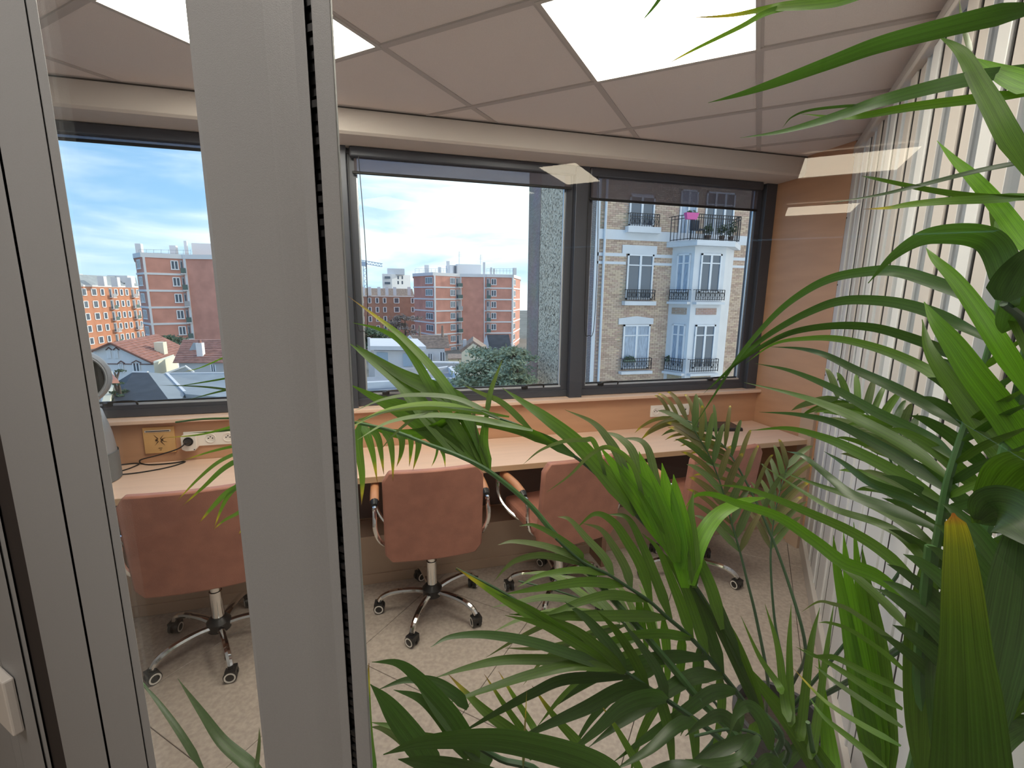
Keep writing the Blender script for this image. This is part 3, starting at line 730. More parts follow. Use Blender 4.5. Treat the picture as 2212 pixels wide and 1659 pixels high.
for (a, b, m_, r, s) in wins:
    p, q_ = G(*a), G(*b)
    rectF(a[0], a[1], b[0], b[1], .001, -.002, 'reveal', M_stuc)
    facade_window(p.x+.03, q_.x-.03, q_.z, p.z, FY, m_, 2)
    c, d = G(r[0], r[3]), G(r[2], r[1]); railing(c.x, d.x, c.z, d.z, ap, 12)
    rectF(*s, .30, .0, 'window_sill', M_stuc)
rectF(686, 590, 917, 638, .05, 0, 'lintel', M_stuc)
a, b = G(661, 1108), G(892, 1068); mid = (a.x+b.x)/2
MB().slab([(a.x, FY-.06, a.z), (b.x, FY-.06, a.z), (b.x, FY-.06, b.z), (mid, FY-.06, b.z+.10), (a.x, FY-.06, b.z)], (0, .06, 0)).build('lintel', M_stuc, ap)
# the facing bricks of the part of the facade in view: real bricks, the 300 nearest as parts
holes = [(G(a[0]-4, 0).x if 0 else G(a[0], a[1]).x-.02, G(b[0], a[1]).x+.02, G(a[0], b[1]).z-.02, G(b[0], a[1]).z+.02) for a, b, m_, r, s in wins]
bcols = [mat('facing_brick_%s' % n, c, .9) for n, c in (('tan', (.66, .49, .37)), ('brown', (.52, .37, .28)), ('ochre', (.70, .53, .38)), ('rose', (.58, .40, .31)))]
def brick_bm(x, z, w, h): return MB().box(x, x+w, FY-.014, FY, z, z+h)
spots = []
z = -3.6; row = 0
while z < 7.4:
    x = XL+.34-(row % 2)*.125
    while x < 16.9:
        if not any(h[0] < x+.24 and x < h[1] and h[2] < z+.07 and z < h[3] for h in holes): spots.append((x, z))
        x += .25
    z += .083; row += 1
spots.sort(key=lambda q: (q[0]-9.2)**2*.25+(q[1]-1.6)**2)
protos = []
for k, (x, z) in enumerate(spots[:300]):
    if k < 4:
        o = MB().box(-.119, .119, -.014, 0, 0, .0735); o = o.build('brick', bcols[k], ap); protos.append(o)
    else: o = protos[(k*7+k//3) % 4].copy(); COL.objects.link(o)
    o.location = V((x+.12, FY, z))-ap.location
for o in protos:                      # prototypes were built about the world origin: bring the shared mesh there
    for v in o.data.vertices: v.co += ap.location
rest = MB(); 
for x, z in spots[300:]: rest.box(x, x+.239, FY-.014, FY, z, z+.0735)
o = rest.build('brickwork', bcols[0], ap); o['kind'] = 'stuff'
for m_ in bcols[1:]: o.data.materials.append(m_)
rb_ = random.Random(3)
for k in range(len(o.data.polygons)//6):
    i = rb_.choice((0, 0, 1, 2, 3))
    for f in range(6): o.data.polygons[k*6+f].material_index = i
# the canted bay
by = 1.0
bx0, bx1 = G(1022, 700).x-.05, G(1425, 700).x
YB = FY-by
fx0, fx1 = G(1165, 700, YB).x, G(1372, 700, YB).x
topz = G(1200, 600).z-.05
def prism_bay(z0, z1, ex, name, m): 
    return MB().hexa([(bx0-ex, FY, z0), (fx0-ex*.5, YB-ex, z0), (fx1+ex*.5, YB-ex, z0), (bx1+ex, FY, z0)], [(bx0-ex, FY, z1), (fx0-ex*.5, YB-ex, z1), (fx1+ex*.5, YB-ex, z1), (bx1+ex, FY, z1)]).build(name, m, ap)
prism_bay(GZ, topz, 0, 'bay', M_stuc)
prism_bay(topz, topz+.22, .32, 'bay_cornice', M_stuc)
cs = thing
bl0 = V((bx0, FY, 0)); bl1 = V((fx0, YB, 0)); nx1 = (bl1-bl0).normalized(); ny1 = V((nx1.y, -nx1.x, 0)); L1 = (bl1-bl0).length
nxf = V((1, 0, 0)); bf0 = V((fx0, YB, 0)); LF = fx1-fx0
def bz(y, Y=YB): return G(1280, y, Y).z
for (yt, yb_, m_, pz) in ((640, 900, M_win, (880, 948)), (1110, 1395, M_win, (1335, 1415)), (330, 560, M_win, None)):
    if pz is None: continue
    facade_window(L1*.28, L1*.86, bz(yb_), bz(yt), 0, M_curt, 2, nx=nx1, ny=ny1, org=bl0)
    facade_window(LF*.20, LF*.86, bz(yb_), bz(yt), 0, m_, 2, nx=nxf, ny=V((0, -1, 0)), org=bf0)
    railing(L1*.12, L1*.95, bz(pz[1]), bz(pz[0]), ap, 8, nx=nx1, ny=ny1, org=bl0+ny1*.18)
    railing(LF*.06, LF*.98, bz(pz[1]), bz(pz[0]), ap, 12, nx=nxf, org=bf0+V((0, -.18, 0)))
    zz = bz(pz[1]+12)
    for (o_, n_, d_, l_) in ((bl0, nx1, ny1, L1), (bf0, nxf, V((0, -1, 0)), LF)):
        MB().hexa([o_+n_*l_*.06+UPV*(zz-.1), o_+n_*l_*.06+d_*.25+UPV*(zz-.1), o_+n_*l_*.98+d_*.25+UPV*(zz-.1), o_+n_*l_*.98+UPV*(zz-.1)][::1],
                  [o_+n_*l_*.06+UPV*zz, o_+n_*l_*.06+d_*.25+UPV*zz, o_+n_*l_*.98+d_*.25+UPV*zz, o_+n_*l_*.98+UPV*zz]).build('window_sill', M_stuc, ap)
for yt, yb_ in ((1000, 1044), (1445, 1490)):
    for (o_, n_, d_, l_) in ((bl0, nx1, ny1, L1), (bf0, nxf, V((0, -1, 0)), LF)):
        a_, b_ = o_+n_*l_*.18, o_+n_*l_*.85
        MB().slab([a_+UPV*bz(yb_), b_+UPV*bz(yb_), b_+UPV*bz(yt), a_+UPV*bz(yt)], d_*.02).build('brick_infill', B_op, ap)
# balcony over the bay, with its door, railing, pots
rz0, rz1 = topz+.22, G(1240, 388, YB).z
facade_window(G(1065, 400).x, G(1180, 400).x, rz0, rz1+1.2, FY, M_curt, 2)
facade_window(G(1235, 400).x, G(1425, 400).x, rz0, rz1+1.2, FY, M_win, 3)
rb = railing(fx0-.45, fx1+.35, rz0, rz1, ap, 22, Y=YB-.28, scroll=False, r=.016)
railing(0, 1.0, rz0, rz1, ap, 6, nx=V((-.35, 1, 0)).normalized(), org=V((fx0-.45, YB-.28, 0)), scroll=False)
railing(0, 1.0, rz0, rz1, ap, 6, nx=V((.35, 1, 0)).normalized(), org=V((fx1+.35, YB-.28, 0)), scroll=False)
def clump(c, r, n, m, name, par=None, seed=1, s=.12):
    rn = random.Random(seed); b = MB()
    for _ in range(n):
        d = V((rn.gauss(0, 1), rn.gauss(0, 1), rn.gauss(0, .8))).normalized()*(rn.random()**.4); p = V(c)+V((d.x*r[0], d.y*r[1], d.z*r[2]))
        u = V((rn.gauss(0, 1), rn.gauss(0, 1), rn.gauss(0, 1))).normalized(); w = u.orthogonal().normalized(); k = s*rn.uniform(.6, 1.4)
        b.f.append(tuple(range(len(b.v), len(b.v)+4))); b.v += [p-u*k, p+w*k*.45, p+u*k, p-w*k*.45]
    o = b.build(name, m, par); 
    if par is None: pass
    return o
pk = G(1137, 392, YB-.3)
t = thing('flower_box', pk, 'bright pink flower box hooked on the top balcony railing opposite', 'planter')
MB().hexa([pk+V((-.22, -.16, -.13)), pk+V((.22, -.16, -.13)), pk+V((.22, -.02, -.13)), pk+V((-.22, -.02, -.13))],
          [pk+V((-.29, -.2, .12)), pk+V((.29, -.2, .12)), pk+V((.29, 0, .12)), pk+V((-.29, 0, .12))]).build('box', mat('pink_plastic', (.75, .12, .38), .5), t)
o = clump(pk+V((0, -.1, .16)), (.25, .1, .1), 50, M_pots, 'leaves', t, 5, .06); o['kind'] = 'stuff'
for i, (gx, gy, c_, lab) in enumerate(((1190, 440, (.05, .06, .09), 'dark folding chair behind the top balcony railing opposite'),)):
    p = G(gx, gy, YB+.05); cz = rz0
    t = thing('balcony_chair', (p.x, p.y, cz), lab, 'chair'); mm = mat('dark_canvas', c_, .7)
    MB().box(p.x-.22, p.x+.22, p.y-.2, p.y+.2, cz+.42, cz+.46).build('seat', mm, t)
    MB().box(p.x-.22, p.x+.22, p.y+.18, p.y+.22, cz+.46, cz+.85).build('backrest', mm, t)
    for sx in (-.2, .2):
        for sy in (-.18, .18): MB().tube([(p.x+sx, p.y+sy, cz), (p.x+sx, p.y+sy, cz+.43)], .015, 6).build('leg', M_iron, t)
for i, (gx, Yp, h, lab) in enumerate(((1350, YB-.08, .55, 'leafy pot plant in the middle of the top balcony opposite'), (1410, YB-.08, .7, 'leafy pot plant at the right end of the top balcony opposite'), (1255, YB-.06, .5, 'leafy pot plant beside the dark chair on the top balcony'))):
    p = G(gx, 520, Yp); t = thing('potted_plant', (p.x, p.y, rz0), lab, 'plant', 'balcony pot plants')
    MB().lathe((p.x, p.y, rz0), [(.09, 0), (.13, .22)], 12).build('pot', mat('terracotta_dark', (.12, .07, .05), .8), t)
    o = clump((p.x, p.y, rz0+.2+h*.5), (.22, .2, h*.5), 90, M_pots, 'leaves', t, 11+i, .08); o['kind'] = 'stuff'
for i, (gx, gy, Yp, lab) in enumerate(((735, 1350, FY-.15, 'green planter behind the railing of the blue-curtained window opposite'), (1015, 1345, YB+.75, 'green planter on the lower left bay railing opposite'))):
    p = G(gx, gy, Yp); t = thing('flower_box', p, lab, 'planter', 'green boxes on the railings opposite')
    MB().box(p.x-.28, p.x+.28, p.y-.07, p.y+.07, p.z-.06, p.z+.06).build('box', mat('green_plastic', (.10, .16, .11), .6), t)
    o = clump(p+V((0, 0, .12)), (.28, .08, .1), 70, M_pots, 'leaves', t, 21+i, .06); o['kind'] = 'stuff'

# --- far blocks -------------------------------------------------------------
M_salm = mat('salmon_brick', (.70, .33, .25), .9, var=.16, vscale=.5, bump=0)
M_orng = mat('orange_brick', (.60, .26, .15), .9, var=.12, vscale=.6)
M_brn = mat('brown_brick', (.44, .25, .19), .9, var=.14, vscale=.6)
M_band = mat('white_floor_band', (.80, .78, .78), .85)
M_slate = mat('slate_roof', (.05, .052, .06), .6, var=.35, vscale=1.5)
M_zinc = mat('zinc_roof', (.33, .36, .38), .6, var=.12, vscale=1)
M_tiler = mat('red_roof_tiles', (.38, .18, .14), .8, var=.3, vscale=2.5)
M_tiler2 = mat('red_roof_tiles_light', (.52, .30, .25), .8, var=.3, vscale=2.5)
M_tileb = mat('brown_roof_tiles', (.34, .25, .20), .85, var=.35, vscale=3)
M_yel = mat('cream_render', (.80, .76, .60), .85)

def block(name, lab, foot, ztop, spec, floors=8, fh=2.8, m=M_salm, depth=14, cap=.75, plain=()):
    """foot: outline points seen by us left to right; spec[i]: openings on face i as (u0, u1, kind)"""
    base = V((sum(p.x for p in foot)/len(foot), sum(p.y for p in foot)/len(foot), GZ))
    t = thing(name, base, lab, 'building')
    back = [foot[-1]+V((foot[-1].x, foot[-1].y, 0)).normalized()*depth, foot[0]+V((foot[0].x, foot[0].y, 0)).normalized()*depth]
    ring = [V((p.x, p.y, 0)) for p in foot]+back
    MB().hexa([V((p.x, p.y, GZ)) for p in ring], [V((p.x, p.y, ztop-cap)) for p in ring]).build('brick_wall', m, t)
    cen = sum((V((p.x, p.y, 0)) for p in ring), V((0, 0, 0)))/len(ring)
    gro = lambda e: [V((p.x, p.y, 0))+(V((p.x, p.y, 0))-cen).normalized()*e for p in ring]
    MB().hexa([p+UPV*(ztop-cap) for p in gro(.25)], [p+UPV*ztop for p in gro(.25)]).build('parapet', M_band, t)
    wi = [0]
    for i in range(len(foot)-1):
        a, b = V((foot[i].x, foot[i].y, 0)), V((foot[i+1].x, foot[i+1].y, 0)); nx = (b-a).normalized(); ny = V((nx.y, -nx.x, 0)); L = (b-a).length
        P = lambda u, d, z: a+nx*u+ny*d+UPV*z
        def bx(mb, u0, u1, d0, d1, z0, z1): mb.hexa([P(u0, d1, z0), P(u1, d1, z0), P(u1, d0, z0), P(u0, d0, z0)], [P(u0, d1, z1), P(u1, d1, z1), P(u1, d0, z1), P(u0, d0, z1)])
        if i not in plain:
            for k in range(1, floors):
                z = ztop-cap-k*fh
                q = MB(); bx(q, -.05, L+.05, 0, .12, z, z+.34); q.build('floor_band', M_band, t)
        for k in range(floors):
            zf = ztop-cap-(k+1)*fh
            for (u0, u1, kind) in spec[i]:
                u0_, u1_ = u0*L, u1*L
                if kind == 'w':
                    g = MB(); bx(g, u0_, u1_, .02, .05, zf+1.05, zf+2.45); w = g.build('window', M_win, t)
                    f = MB(); n = 3 if u1_-u0_ > 1.5 else 2
                    bx(f, u0_-.12, u1_+.12, .02, .16, zf+.90, zf+1.07)
                    for q_ in range(n+1):
                        uu = u0_+(u1_-u0_)*q_/n; bx(f, uu-.07, uu+.07, .04, .10, zf+1.05, zf+2.45)
                    bx(f, u0_, u1_, .04, .10, zf+2.35, zf+2.5); f.build('frame', M_frame, w)
                elif kind == 'b':
                    g = MB(); bx(g, u0_, u1_, .02, .06, zf+.34, zf+2.6); w = g.build('balcony_door', mat('balcony_recess', (.42, .40, .42), .7), t)
                    f = MB(); bx(f, u0_+.15, (u0_+u1_)/2, .06, .10, zf+.4, zf+2.3); f.build('pane', M_win, w)
                    s_ = MB(); bx(s_, u0_-.1, u1_, 0, 1.0, zf+.20, zf+.34); s_.build('balcony_slab', M_band, t)
                    r_ = MB(); bx(r_, u0_-.1, u1_, .93, .98, zf+.40, zf+1.25)
                    r_.build('balcony_rail', mat('balcony_green', (.10, .16, .15), .6) if (k*7+i) % 3 else mat('balcony_pale', (.40, .40, .42), .6), t)
                elif kind == 'p':
                    if k == 0:
                        q = MB(); bx(q, u0_, u1_, 0, .16, GZ, ztop-cap); q.build('pilaster', M_band, t)
                elif kind == 's':
                    g = MB(); bx(g, u0_, u1_, .02, .06, zf+.9, zf+2.3); g.build('window', M_win, t)
                    f = MB()
                    for q_ in (u0_, u1_): bx(f, q_-.12, q_+.12, .04, .12, zf+.8, zf+2.4)
                    bx(f, u0_, u1_, .04, .12, zf+2.3, zf+2.45); bx(f, u0_, u1_, .04, .12, zf+.75, zf+.92); f.build('window_surround', M_frame, t)
    return t, ring
def chimney(px, py0, py1, w, d, par, m=M_band, lab=None):
    a, b = hD(px, py1, d), hD(px, py0, d)
    MB().box(a.x-w/2, a.x+w/2, a.y-w/2, a.y+w/2, a.z-.3, b.z).build('chimney', m, par)
K = .6
cf = [V(p) for p in ((7.59, 123, 0), (11.59, 113.2, 0), (18.67, 118.2, 0), (24.6, 117, 0), (25, 116.8, 0), (31.7, 116.5, 0), (37.8, 131, 0))]
cb_, ring = block('apartment_block', 'salmon brick apartment block with white floor bands, centre of the middle window', cf, 6.7,
    [[(.62, .95, 'w')], [(.0, .05, 'p'), (.60, .78, 'w'), (.82, .98, 'b')], [(.0, .04, 'p'), (.96, 1, 'p')], [], [(.0, .14, 'b'), (.18, .36, 'w'), (.96, 1.0, 'p')], [(.05, .30, 'w'), (.0, .04, 'p')]], plain=(2,))
g3 = lambda cx, cy: (740+cx/4.148, 480+cy/4.148)
def at3(cx, cy, d): return hD(*g3(cx, cy), d)
pa, pb = at3(1028, 462, 121), at3(1250, 378, 121)
MB().box(pa.x, pb.x, pa.y, pa.y+8, pa.z-1, pb.z).build('penthouse', M_band, cb_)
pa, pb = at3(945, 462, 119), at3(1030, 385, 119); MB().box(pa.x, pb.x, pa.y, pa.y+4, pa.z-1, pb.z).build('penthouse', M_conc, cb_)
pa, pb = at3(1000, 455, 118.8), at3(1018, 392, 118.8); MB().box(pa.x, pb.x, pa.y-.2, pa.y, pa.z-1, pb.z).build('window', M_win, cb_)
for cx, t_, w in ((755, 385, 1.0), (870, 402, .7), (946, 350, .7), (972, 392, .8), (1268, 360, .5), (1331, 405, .4), (1357, 415, .4), (1541, 410, .8)):
    chimney(*g3(cx, t_)[:1], g3(cx, t_)[1], g3(cx, 460)[1], w, 117, cb_)
for cx, t_ in ((1045, 262), (1236, 290)):
    a, b = at3(cx, 375, 118), at3(cx, t_, 118); mb = MB().tube([a, b], .05, 4)
    for k in range(3): z = b-UPV*(.2+.45*k); mb.tube([z-V((.1+.15*k, 0, 0)), z+V((.55, 0, 0))], .03, 4)
    mb.build('antenna', M_zinc, cb_)
rl = MB()
for (x0, x1) in ((650, 940), (1290, 1530)):
    for dy in (418, 436):
        rl.tube([at3(x0, dy, 116), at3(x1, dy, 116)], .035, 4)
    for k in range(9): xx = x0+(x1-x0)*k/8; rl.tube([at3(xx, 418, 116), at3(xx, 462, 116)], .035, 4)
rl.build('roof_rail', M_zinc, cb_)

lf = [V(p) for p in ((-40.95, 97.3, 0), (-38.2, 93.3, 0), (-33.3, 95.6, 0), (-33.0, 95.4, 0), (-20, 92.5, 0))]
lb, _ = block('apartment_block', 'salmon brick apartment block cut off by the wide grey post, left window', lf, 7.9,
    [[(.25, .7, 'w')], [(0, .06, 'p'), (.70, .88, 'w'), (.93, 1.05, 'b')], [], [(0, .03, 'p')]], plain=(2, 3))
for px, t_, w in ((303, 527, 1.0), (377, 531, 1.1), (404, 521, .5)): chimney(px, t_, 552, w, 95, lb)
a, b = hD(416, 552, 96), hD(470, 526, 96); MB().box(a.x, b.x, a.y, a.y+8, a.z-1, b.z).build('penthouse', M_band, lb)
rl = MB()
for dy in (539, 546): rl.tube([hD(300, dy, 93), hD(412, dy+2, 93)], .03, 4)
for k in range(8): rl.tube([hD(300+16*k, 539, 93), hD(300+16*k, 550, 93)], .03, 4)
rl.build('roof_rail', M_zinc, lb)

# sunlit orange block, far left
oa, ob = hD(135, 612, 103), hD(299, 620, 128)
sp = []
for u, w, k in ((.10, .05, 's'), (.20, .05, 's'), (.315, .06, 's'), (.43, .045, 's'), (.545, .045, 'b'), (.62, .04, 's'), (.70, .04, 's'), (.78, .04, 's'), (.87, .05, 'b'), (.95, .03, 's')): sp.append((u, u+w, k))
ol, ring = block('apartment_block', 'sunlit orange brick apartment block under a grey roof, far left', [oa, ob], oa.z*.5+ob.z*.5, [sp], m=M_orng, floors=8, fh=2.85, cap=.4, plain=(0,))
nx = (ob-oa).normalized(); bk_ = V((oa.x, oa.y, 0)).normalized()*6; zr = (oa.z+ob.z)/2
MB().hexa([V((oa.x, oa.y, zr)), V((ob.x, ob.y, zr)), V((ob.x, ob.y, zr))+bk_*2, V((oa.x, oa.y, zr))+bk_*2],
          [V((oa.x, oa.y, zr+2.4))+bk_*.6, V((ob.x, ob.y, zr+2.4))+bk_*.6, V((ob.x, ob.y, zr+2.4))+bk_*1.4, V((oa.x, oa.y, zr+2.4))+bk_*1.4]).build('roof', M_zinc, ol)
for px, t_ in ((171, 592), (222, 597), (251, 599), (281, 600)): chimney(px, t_, t_+18, 1.3, 112, ol)
a, b = hD(232, 602, 122), hD(270, 595, 122); MB().box(a.x, b.x, a.y, a.y+4, a.z-1, b.z).build('penthouse', M_band, ol)
# old brown block with white chimneys, left of centre
oa, ob = hD(740, 636, 136), hD(895, 641, 146)
sp = [(.23+.105*i if i else .23, .27+.105*i if i else .27, 's') for i in range(0, 4)]+[(.70, .77, 's'), (.95, .99, 's')]
ol, ring = block('apartment_block', 'old brown brick apartment block with a row of white chimneys', [oa, ob], (oa.z+ob.z)/2, [sp], m=M_brn, floors=6, fh=2.75, cap=.3, plain=(0,))
bk_ = V((oa.x, oa.y, 0)).normalized()*6; zr = (oa.z+ob.z)/2
MB().hexa([V((oa.x, oa.y, zr)), V((ob.x, ob.y, zr)), V((ob.x, ob.y, zr))+bk_*2, V((oa.x, oa.y, zr))+bk_*2],
          [V((oa.x, oa.y, zr+2.2))+bk_*.7, V((ob.x, ob.y, zr+2.2))+bk_*.7, V((ob.x, ob.y, zr+2.2))+bk_*1.3, V((oa.x, oa.y, zr+2.2))+bk_*1.3]).build('roof', M_tileb, ol)
for px in (785, 799, 819, 836, 853, 884): chimney(px, 620, 636, .9, 139, ol, M_stuc)
# white tower and crane
t = thing('white_tower', hD(855, 640, 210), 'white tower block with a flat roof on the skyline, right of the crane', 'building')
a = hD(828, 660, 205); b = hD(846, 592, 205); c = hD(886, 590, 215)
MB().hexa([V((a.x, a.y, GZ)), V((b.x, b.y, GZ)), V((c.x, c.y, GZ)), V((a.x+8, a.y+20, GZ))], [V((a.x, a.y, b.z)), V((b.x, b.y, b.z)), V((c.x, c.y, b.z)), V((a.x+8, a.y+20, b.z))]).build('wall', M_stuc, t)
p, q_ = hD(837, 590, 206), hD(874, 580, 206); MB().box(p.x, q_.x, p.y, p.y+6, p.z-.5, q_.z).build('penthouse', M_stuc, t)
for px in (860, 869):
    for py in (596, 607): 
        p, q_ = hD(px-1.5, py+7, 204), hD(px+1.5, py, 204); MB().box(p.x, q_.x, p.y-.2, p.y, p.z, q_.z).build('window', M_win, t)
for py in (597, 609):
    p, q_ = hD(831, py+5, 203), hD(843, py, 203); MB().box(p.x, q_.x, p.y-.2, p.y, p.z, q_.z).build('window', M_win, t)
t = thing('tower_crane', hD(790, 640, 230), 'distant blue-white tower crane against the sky', 'crane')
M_crane = mat('crane_paint', (.42, .50, .62), .6)
a, b = hD(790, 640, 230), hD(788, 566, 230)
def lattice(p, q, w, n, name, m=M_crane, par=t):
    d = (q-p); dn_ = d.normalized(); u = dn_.cross(V((0, 1, 0))).normalized()*w; mb = MB()
    for s_ in (-1, 1): mb.tube([p+u*s_, q+u*s_], .22, 4)
    for k in range(n): mb.tube([p+d*(k/n)+u*(1 if k % 2 else -1), p+d*((k+1)/n)-u*(1 if k % 2 else -1)], .14, 4)
    mb.build(name, m, par)
lattice(V((a.x, a.y, GZ)), b, .8, 22, 'mast'); lattice(hD(774, 564, 230), hD(826, 573, 230), .7, 16, 'jib')
p = hD(786, 570, 229); MB().box(p.x-1, p.x+1, p.y-1, p.y+1, p.z-1, p.z+1).build('cab', M_crane, t)

# --- houses between us and the blocks ---------------------------------------
g2 = lambda cx, cy: (cx/3.318, 500+cy/3.318)
def a2(cx, cy, d): return hD(*g2(cx, cy), d)
def solid(pts, off, name, m, par): return MB().slab(pts, off).build(name, m, par)
def bow(p, d): q = V((p.x, p.y, 0)).normalized(); return q*d
def wallbox(p, q, z0, z1, th, name, m, par):   # wall slab from p to q (plan), thickness away from us
    o = bow(p, th); a, b = V((p.x, p.y, 0)), V((q.x, q.y, 0))
    return MB().hexa([a+UPV*z0, b+UPV*z0, b+o+UPV*z0, a+o+UPV*z0], [a+UPV*z1, b+UPV*z1, b+o+UPV*z1, a+o+UPV*z1]).build(name, m, par)
def open_(p, q, name, m, par, pr=.06):       # rectangular opening between two picture corners on a wall facing us
    a, b = V((p.x, p.y, q.z)), V((q.x, q.y, q.z)); o = bow(p, -pr)
    w = MB().hexa([a+o, b+o, b, a], [V((p.x, p.y, p.z))+o, V((q.x, q.y, p.z))+o, V((q.x, q.y, p.z)), V((p.x, p.y, p.z))]).build(name, m, par)
    f = MB(); n = (b-a).normalized(); o2 = bow(p, -pr-.05); t = .05
    for u in (0, .5, 1):
        c = a+(b-a)*u; f.hexa([c-n*t+o2, c+n*t+o2, c+n*t, c-n*t], [c-n*t+o2+UPV*(p.z-q.z), c+n*t+o2+UPV*(p.z-q.z), c+n*t+UPV*(p.z-q.z), c-n*t+UPV*(p.z-q.z)])
    f.build('frame', M_frame, w); return w
def tile_rows(e0, e1, r0, r1, n, m, par, name='tile_course', m2=None):
    """courses of a pitched roof, each lapping the one below"""
    nrm = (e1-e0).cross(r0-e0).normalized()
    if nrm.z < 0: nrm = -nrm
    for k in range(n):
        a, b = k/n, (k+1.12)/n; b = min(b, 1.02)
        p = [e0.lerp(r0, a)+nrm*.07, e1.lerp(r1, a)+nrm*.07, e1.lerp(r1, b)+nrm*.015, e0.lerp(r0, b)+nrm*.015]
        MB().slab(p, -nrm*.05).build(name, m2 if m2 and k % 2 else m, par)
# white gabled house with brown trim
t = thing('house', (a2(880, 900, 42).x, a2(880, 900, 42).y, GZ), 'white gabled house with brown roof tiles and arched window trim', 'house')
le = a2(668, 858, 41.5); re_ = a2(1100, 938, 42)
_n = V((re_.y-le.y, le.x-re_.x, 0)).normalized(); ap_ = hit(*g2(805, 797), _n, _n.dot(le))
rk = hZ(*g2(1020, 757), ap_.z)-ap_; rk = rk.normalized()*9
MB().slab([V((le.x, le.y, GZ)), V((re_.x, re_.y, GZ)), re_, ap_, le], rk).build('wall', M_stuc, t)
ex = (re_-ap_)*.04-rk.normalized()*.35
tile_rows(re_+ex, re_+rk, ap_-rk.normalized()*.35, ap_+rk, 11, M_tiler, t)
tile_rows(le+rk, le-rk.normalized()*.35, ap_+rk, ap_-rk.normalized()*.35, 6, M_tiler, t)
MB().tube([ap_-rk.normalized()*.4, re_+ex], .09, 5).build('verge_board', mat('brown_board', (.22, .09, .06), .7), t)
MB().tube([ap_-rk.normalized()*.4, le-rk.normalized()*.35], .09, 5).build('verge_board', MATS['brown_board'], t)
M_brt = mat('brown_trim', (.16, .08, .07), .8)
def on_wall(cx, cy, p=le, q=re_):           # a picture point on the vertical plane through p and q
    n = V((q.y-p.y, p.x-q.x, 0)).normalized(); return hit(*g2(cx, cy), n, n.dot(p))
for (x0, y0, x1, y1) in ((766, 852, 793, 908), (818, 852, 845, 908), (852, 948, 884, 1012), (950, 945, 1002, 1000)):
    open_(on_wall(x0, y0), on_wall(x1, y1), 'window', M_win, t)
    a, b = on_wall(x0-8, y0-3), on_wall(x1+8, y0-3); md = (a+b)/2+UPV*.22; o = bow(a, -.08)
    MB().tube([a+o, md+o, b+o], .05, 4).build('window_arch', M_brt, t)
MB().tube([on_wall(745, 948)+bow(le, -.05), on_wall(1095, 952)+bow(le, -.05)], .05, 4).build('string_course', M_brt, t)
c0 = a2(1112, 885, 45); c1 = a2(1168, 795, 45); MB().box(c0.x, c1.x, c0.y, c0.y+.8, c0.z-1.5, c1.z).build('chimney', M_yel, t)
# red ribbed roof to its right
t = thing('house', (a2(1500, 950, 38).x, a2(1500, 950, 38).y, GZ), 'house under a red ribbed tile roof with a white chimney, left window', 'house', )
e0, e1 = hZ(*g2(1238, 945), a2(1400, 945, 37).z), hZ(*g2(2100, 945), a2(1400, 945, 37).z)
zr = a2(1400, 775, 42).z; r0, r1 = hZ(*g2(1312, 776), zr) if 0 else a2(1312, 776, 42), a2(2100, 776, 43)
tile_rows(e0, e1, r0, r1, 22, M_tiler, t, m2=M_tiler2)
wallbox(e0+V((.3, .3, 0)), e1, GZ, e0.z, 6, 'wall', M_conc, t)
open_(a2(1510, 955, 36.6), a2(1545, 1003, 36.6), 'window', M_win, t)
c0 = a2(1412, 900, 38.2); c1 = a2(1447, 800, 38.2); MB().box(c0.x, c1.x, c0.y, c0.y+.6, c0.z-.5, c1.z).build('chimney', M_stuc, t)
MB().lathe(V(((c0.x+c1.x)/2, c0.y+.3, c1.z)), [(.14, 0), (.11, .25)], 10).build('chimney_pot', M_tiler, t)
c = a2(1385, 835, 39.5); MB().slab([c+V((-.3, 0, -.2)), c+V((.35, 0, -.2)), c+V((.35, .3, .3)), c+V((-.1, .3, .3))], (0, .1, .1)).build('roof_window', M_zinc, t)
# cream gable between them
t = thing('house', (a2(1180, 950, 40).x, a2(1180, 950, 40).y, GZ), 'cream rendered wall block between the two tiled houses', 'house')
MB().slab([V((a2(1100, 940, 38).x, a2(1100, 940, 38).y, GZ)), V((a2(1275, 940, 46).x, a2(1275, 940, 46).y, GZ)), a2(1275, 960, 46), a2(1248, 893, 44.6), a2(1100, 945, 38)], bow(a2(1180, 950, 38), 1.5)).build('wall', M_yel, t)
# slate hipped roof just below the left window
t = thing('house', (a2(1020, 1100, 22).x, a2(1020, 1100, 22).y, GZ), 'house under a dark slate hipped roof just below the left window', 'house')
f0, f1, r0, r1 = a2(800, 1260, 20), a2(1250, 1245, 20), a2(952, 1008, 25), a2(1060, 1006, 25)
r1.z = r0.z; f1.z = f0.z
h0, h1 = a2(850, 1070, 24), a2(1330, 1160, 22.5)
MB().slab([f0, f1, r1, r0, h0], (0, .05, -.12)).build('slate_slope', M_slate, t)
MB().slab([f1, h1, a2(1195, 1020, 25.5), r1], (0, .05, -.12)).build('zinc_slope', M_zinc, t)
MB().tube([r0, r1], .07, 5).build('ridge', M_stuc, t); MB().tube([h1, a2(1195, 1020, 25.5)], .09, 4).build('verge', M_stuc, t)
wallbox(f0+V((.2, .3, 0)), f1+V((-.2, .3, 0)), GZ, f0.z-.05, 4, 'wall', M_stuc, t)
t = thing('flat_roof_building', (a2(1500, 1080, 24).x, a2(1500, 1080, 24).y, GZ), 'low building with a grey zinc roof edged in white, left window', 'building')
p = [a2(1330, 1165, 22), a2(2100, 1230, 21), a2(2100, 1012, 27), a2(1195, 1020, 27)]
MB().slab(p, (0, 0, -.3)).build('zinc_roof', M_zinc, t)
MB().tube([p[2], p[3]], .08, 4).build('white_edge', M_stuc, t)
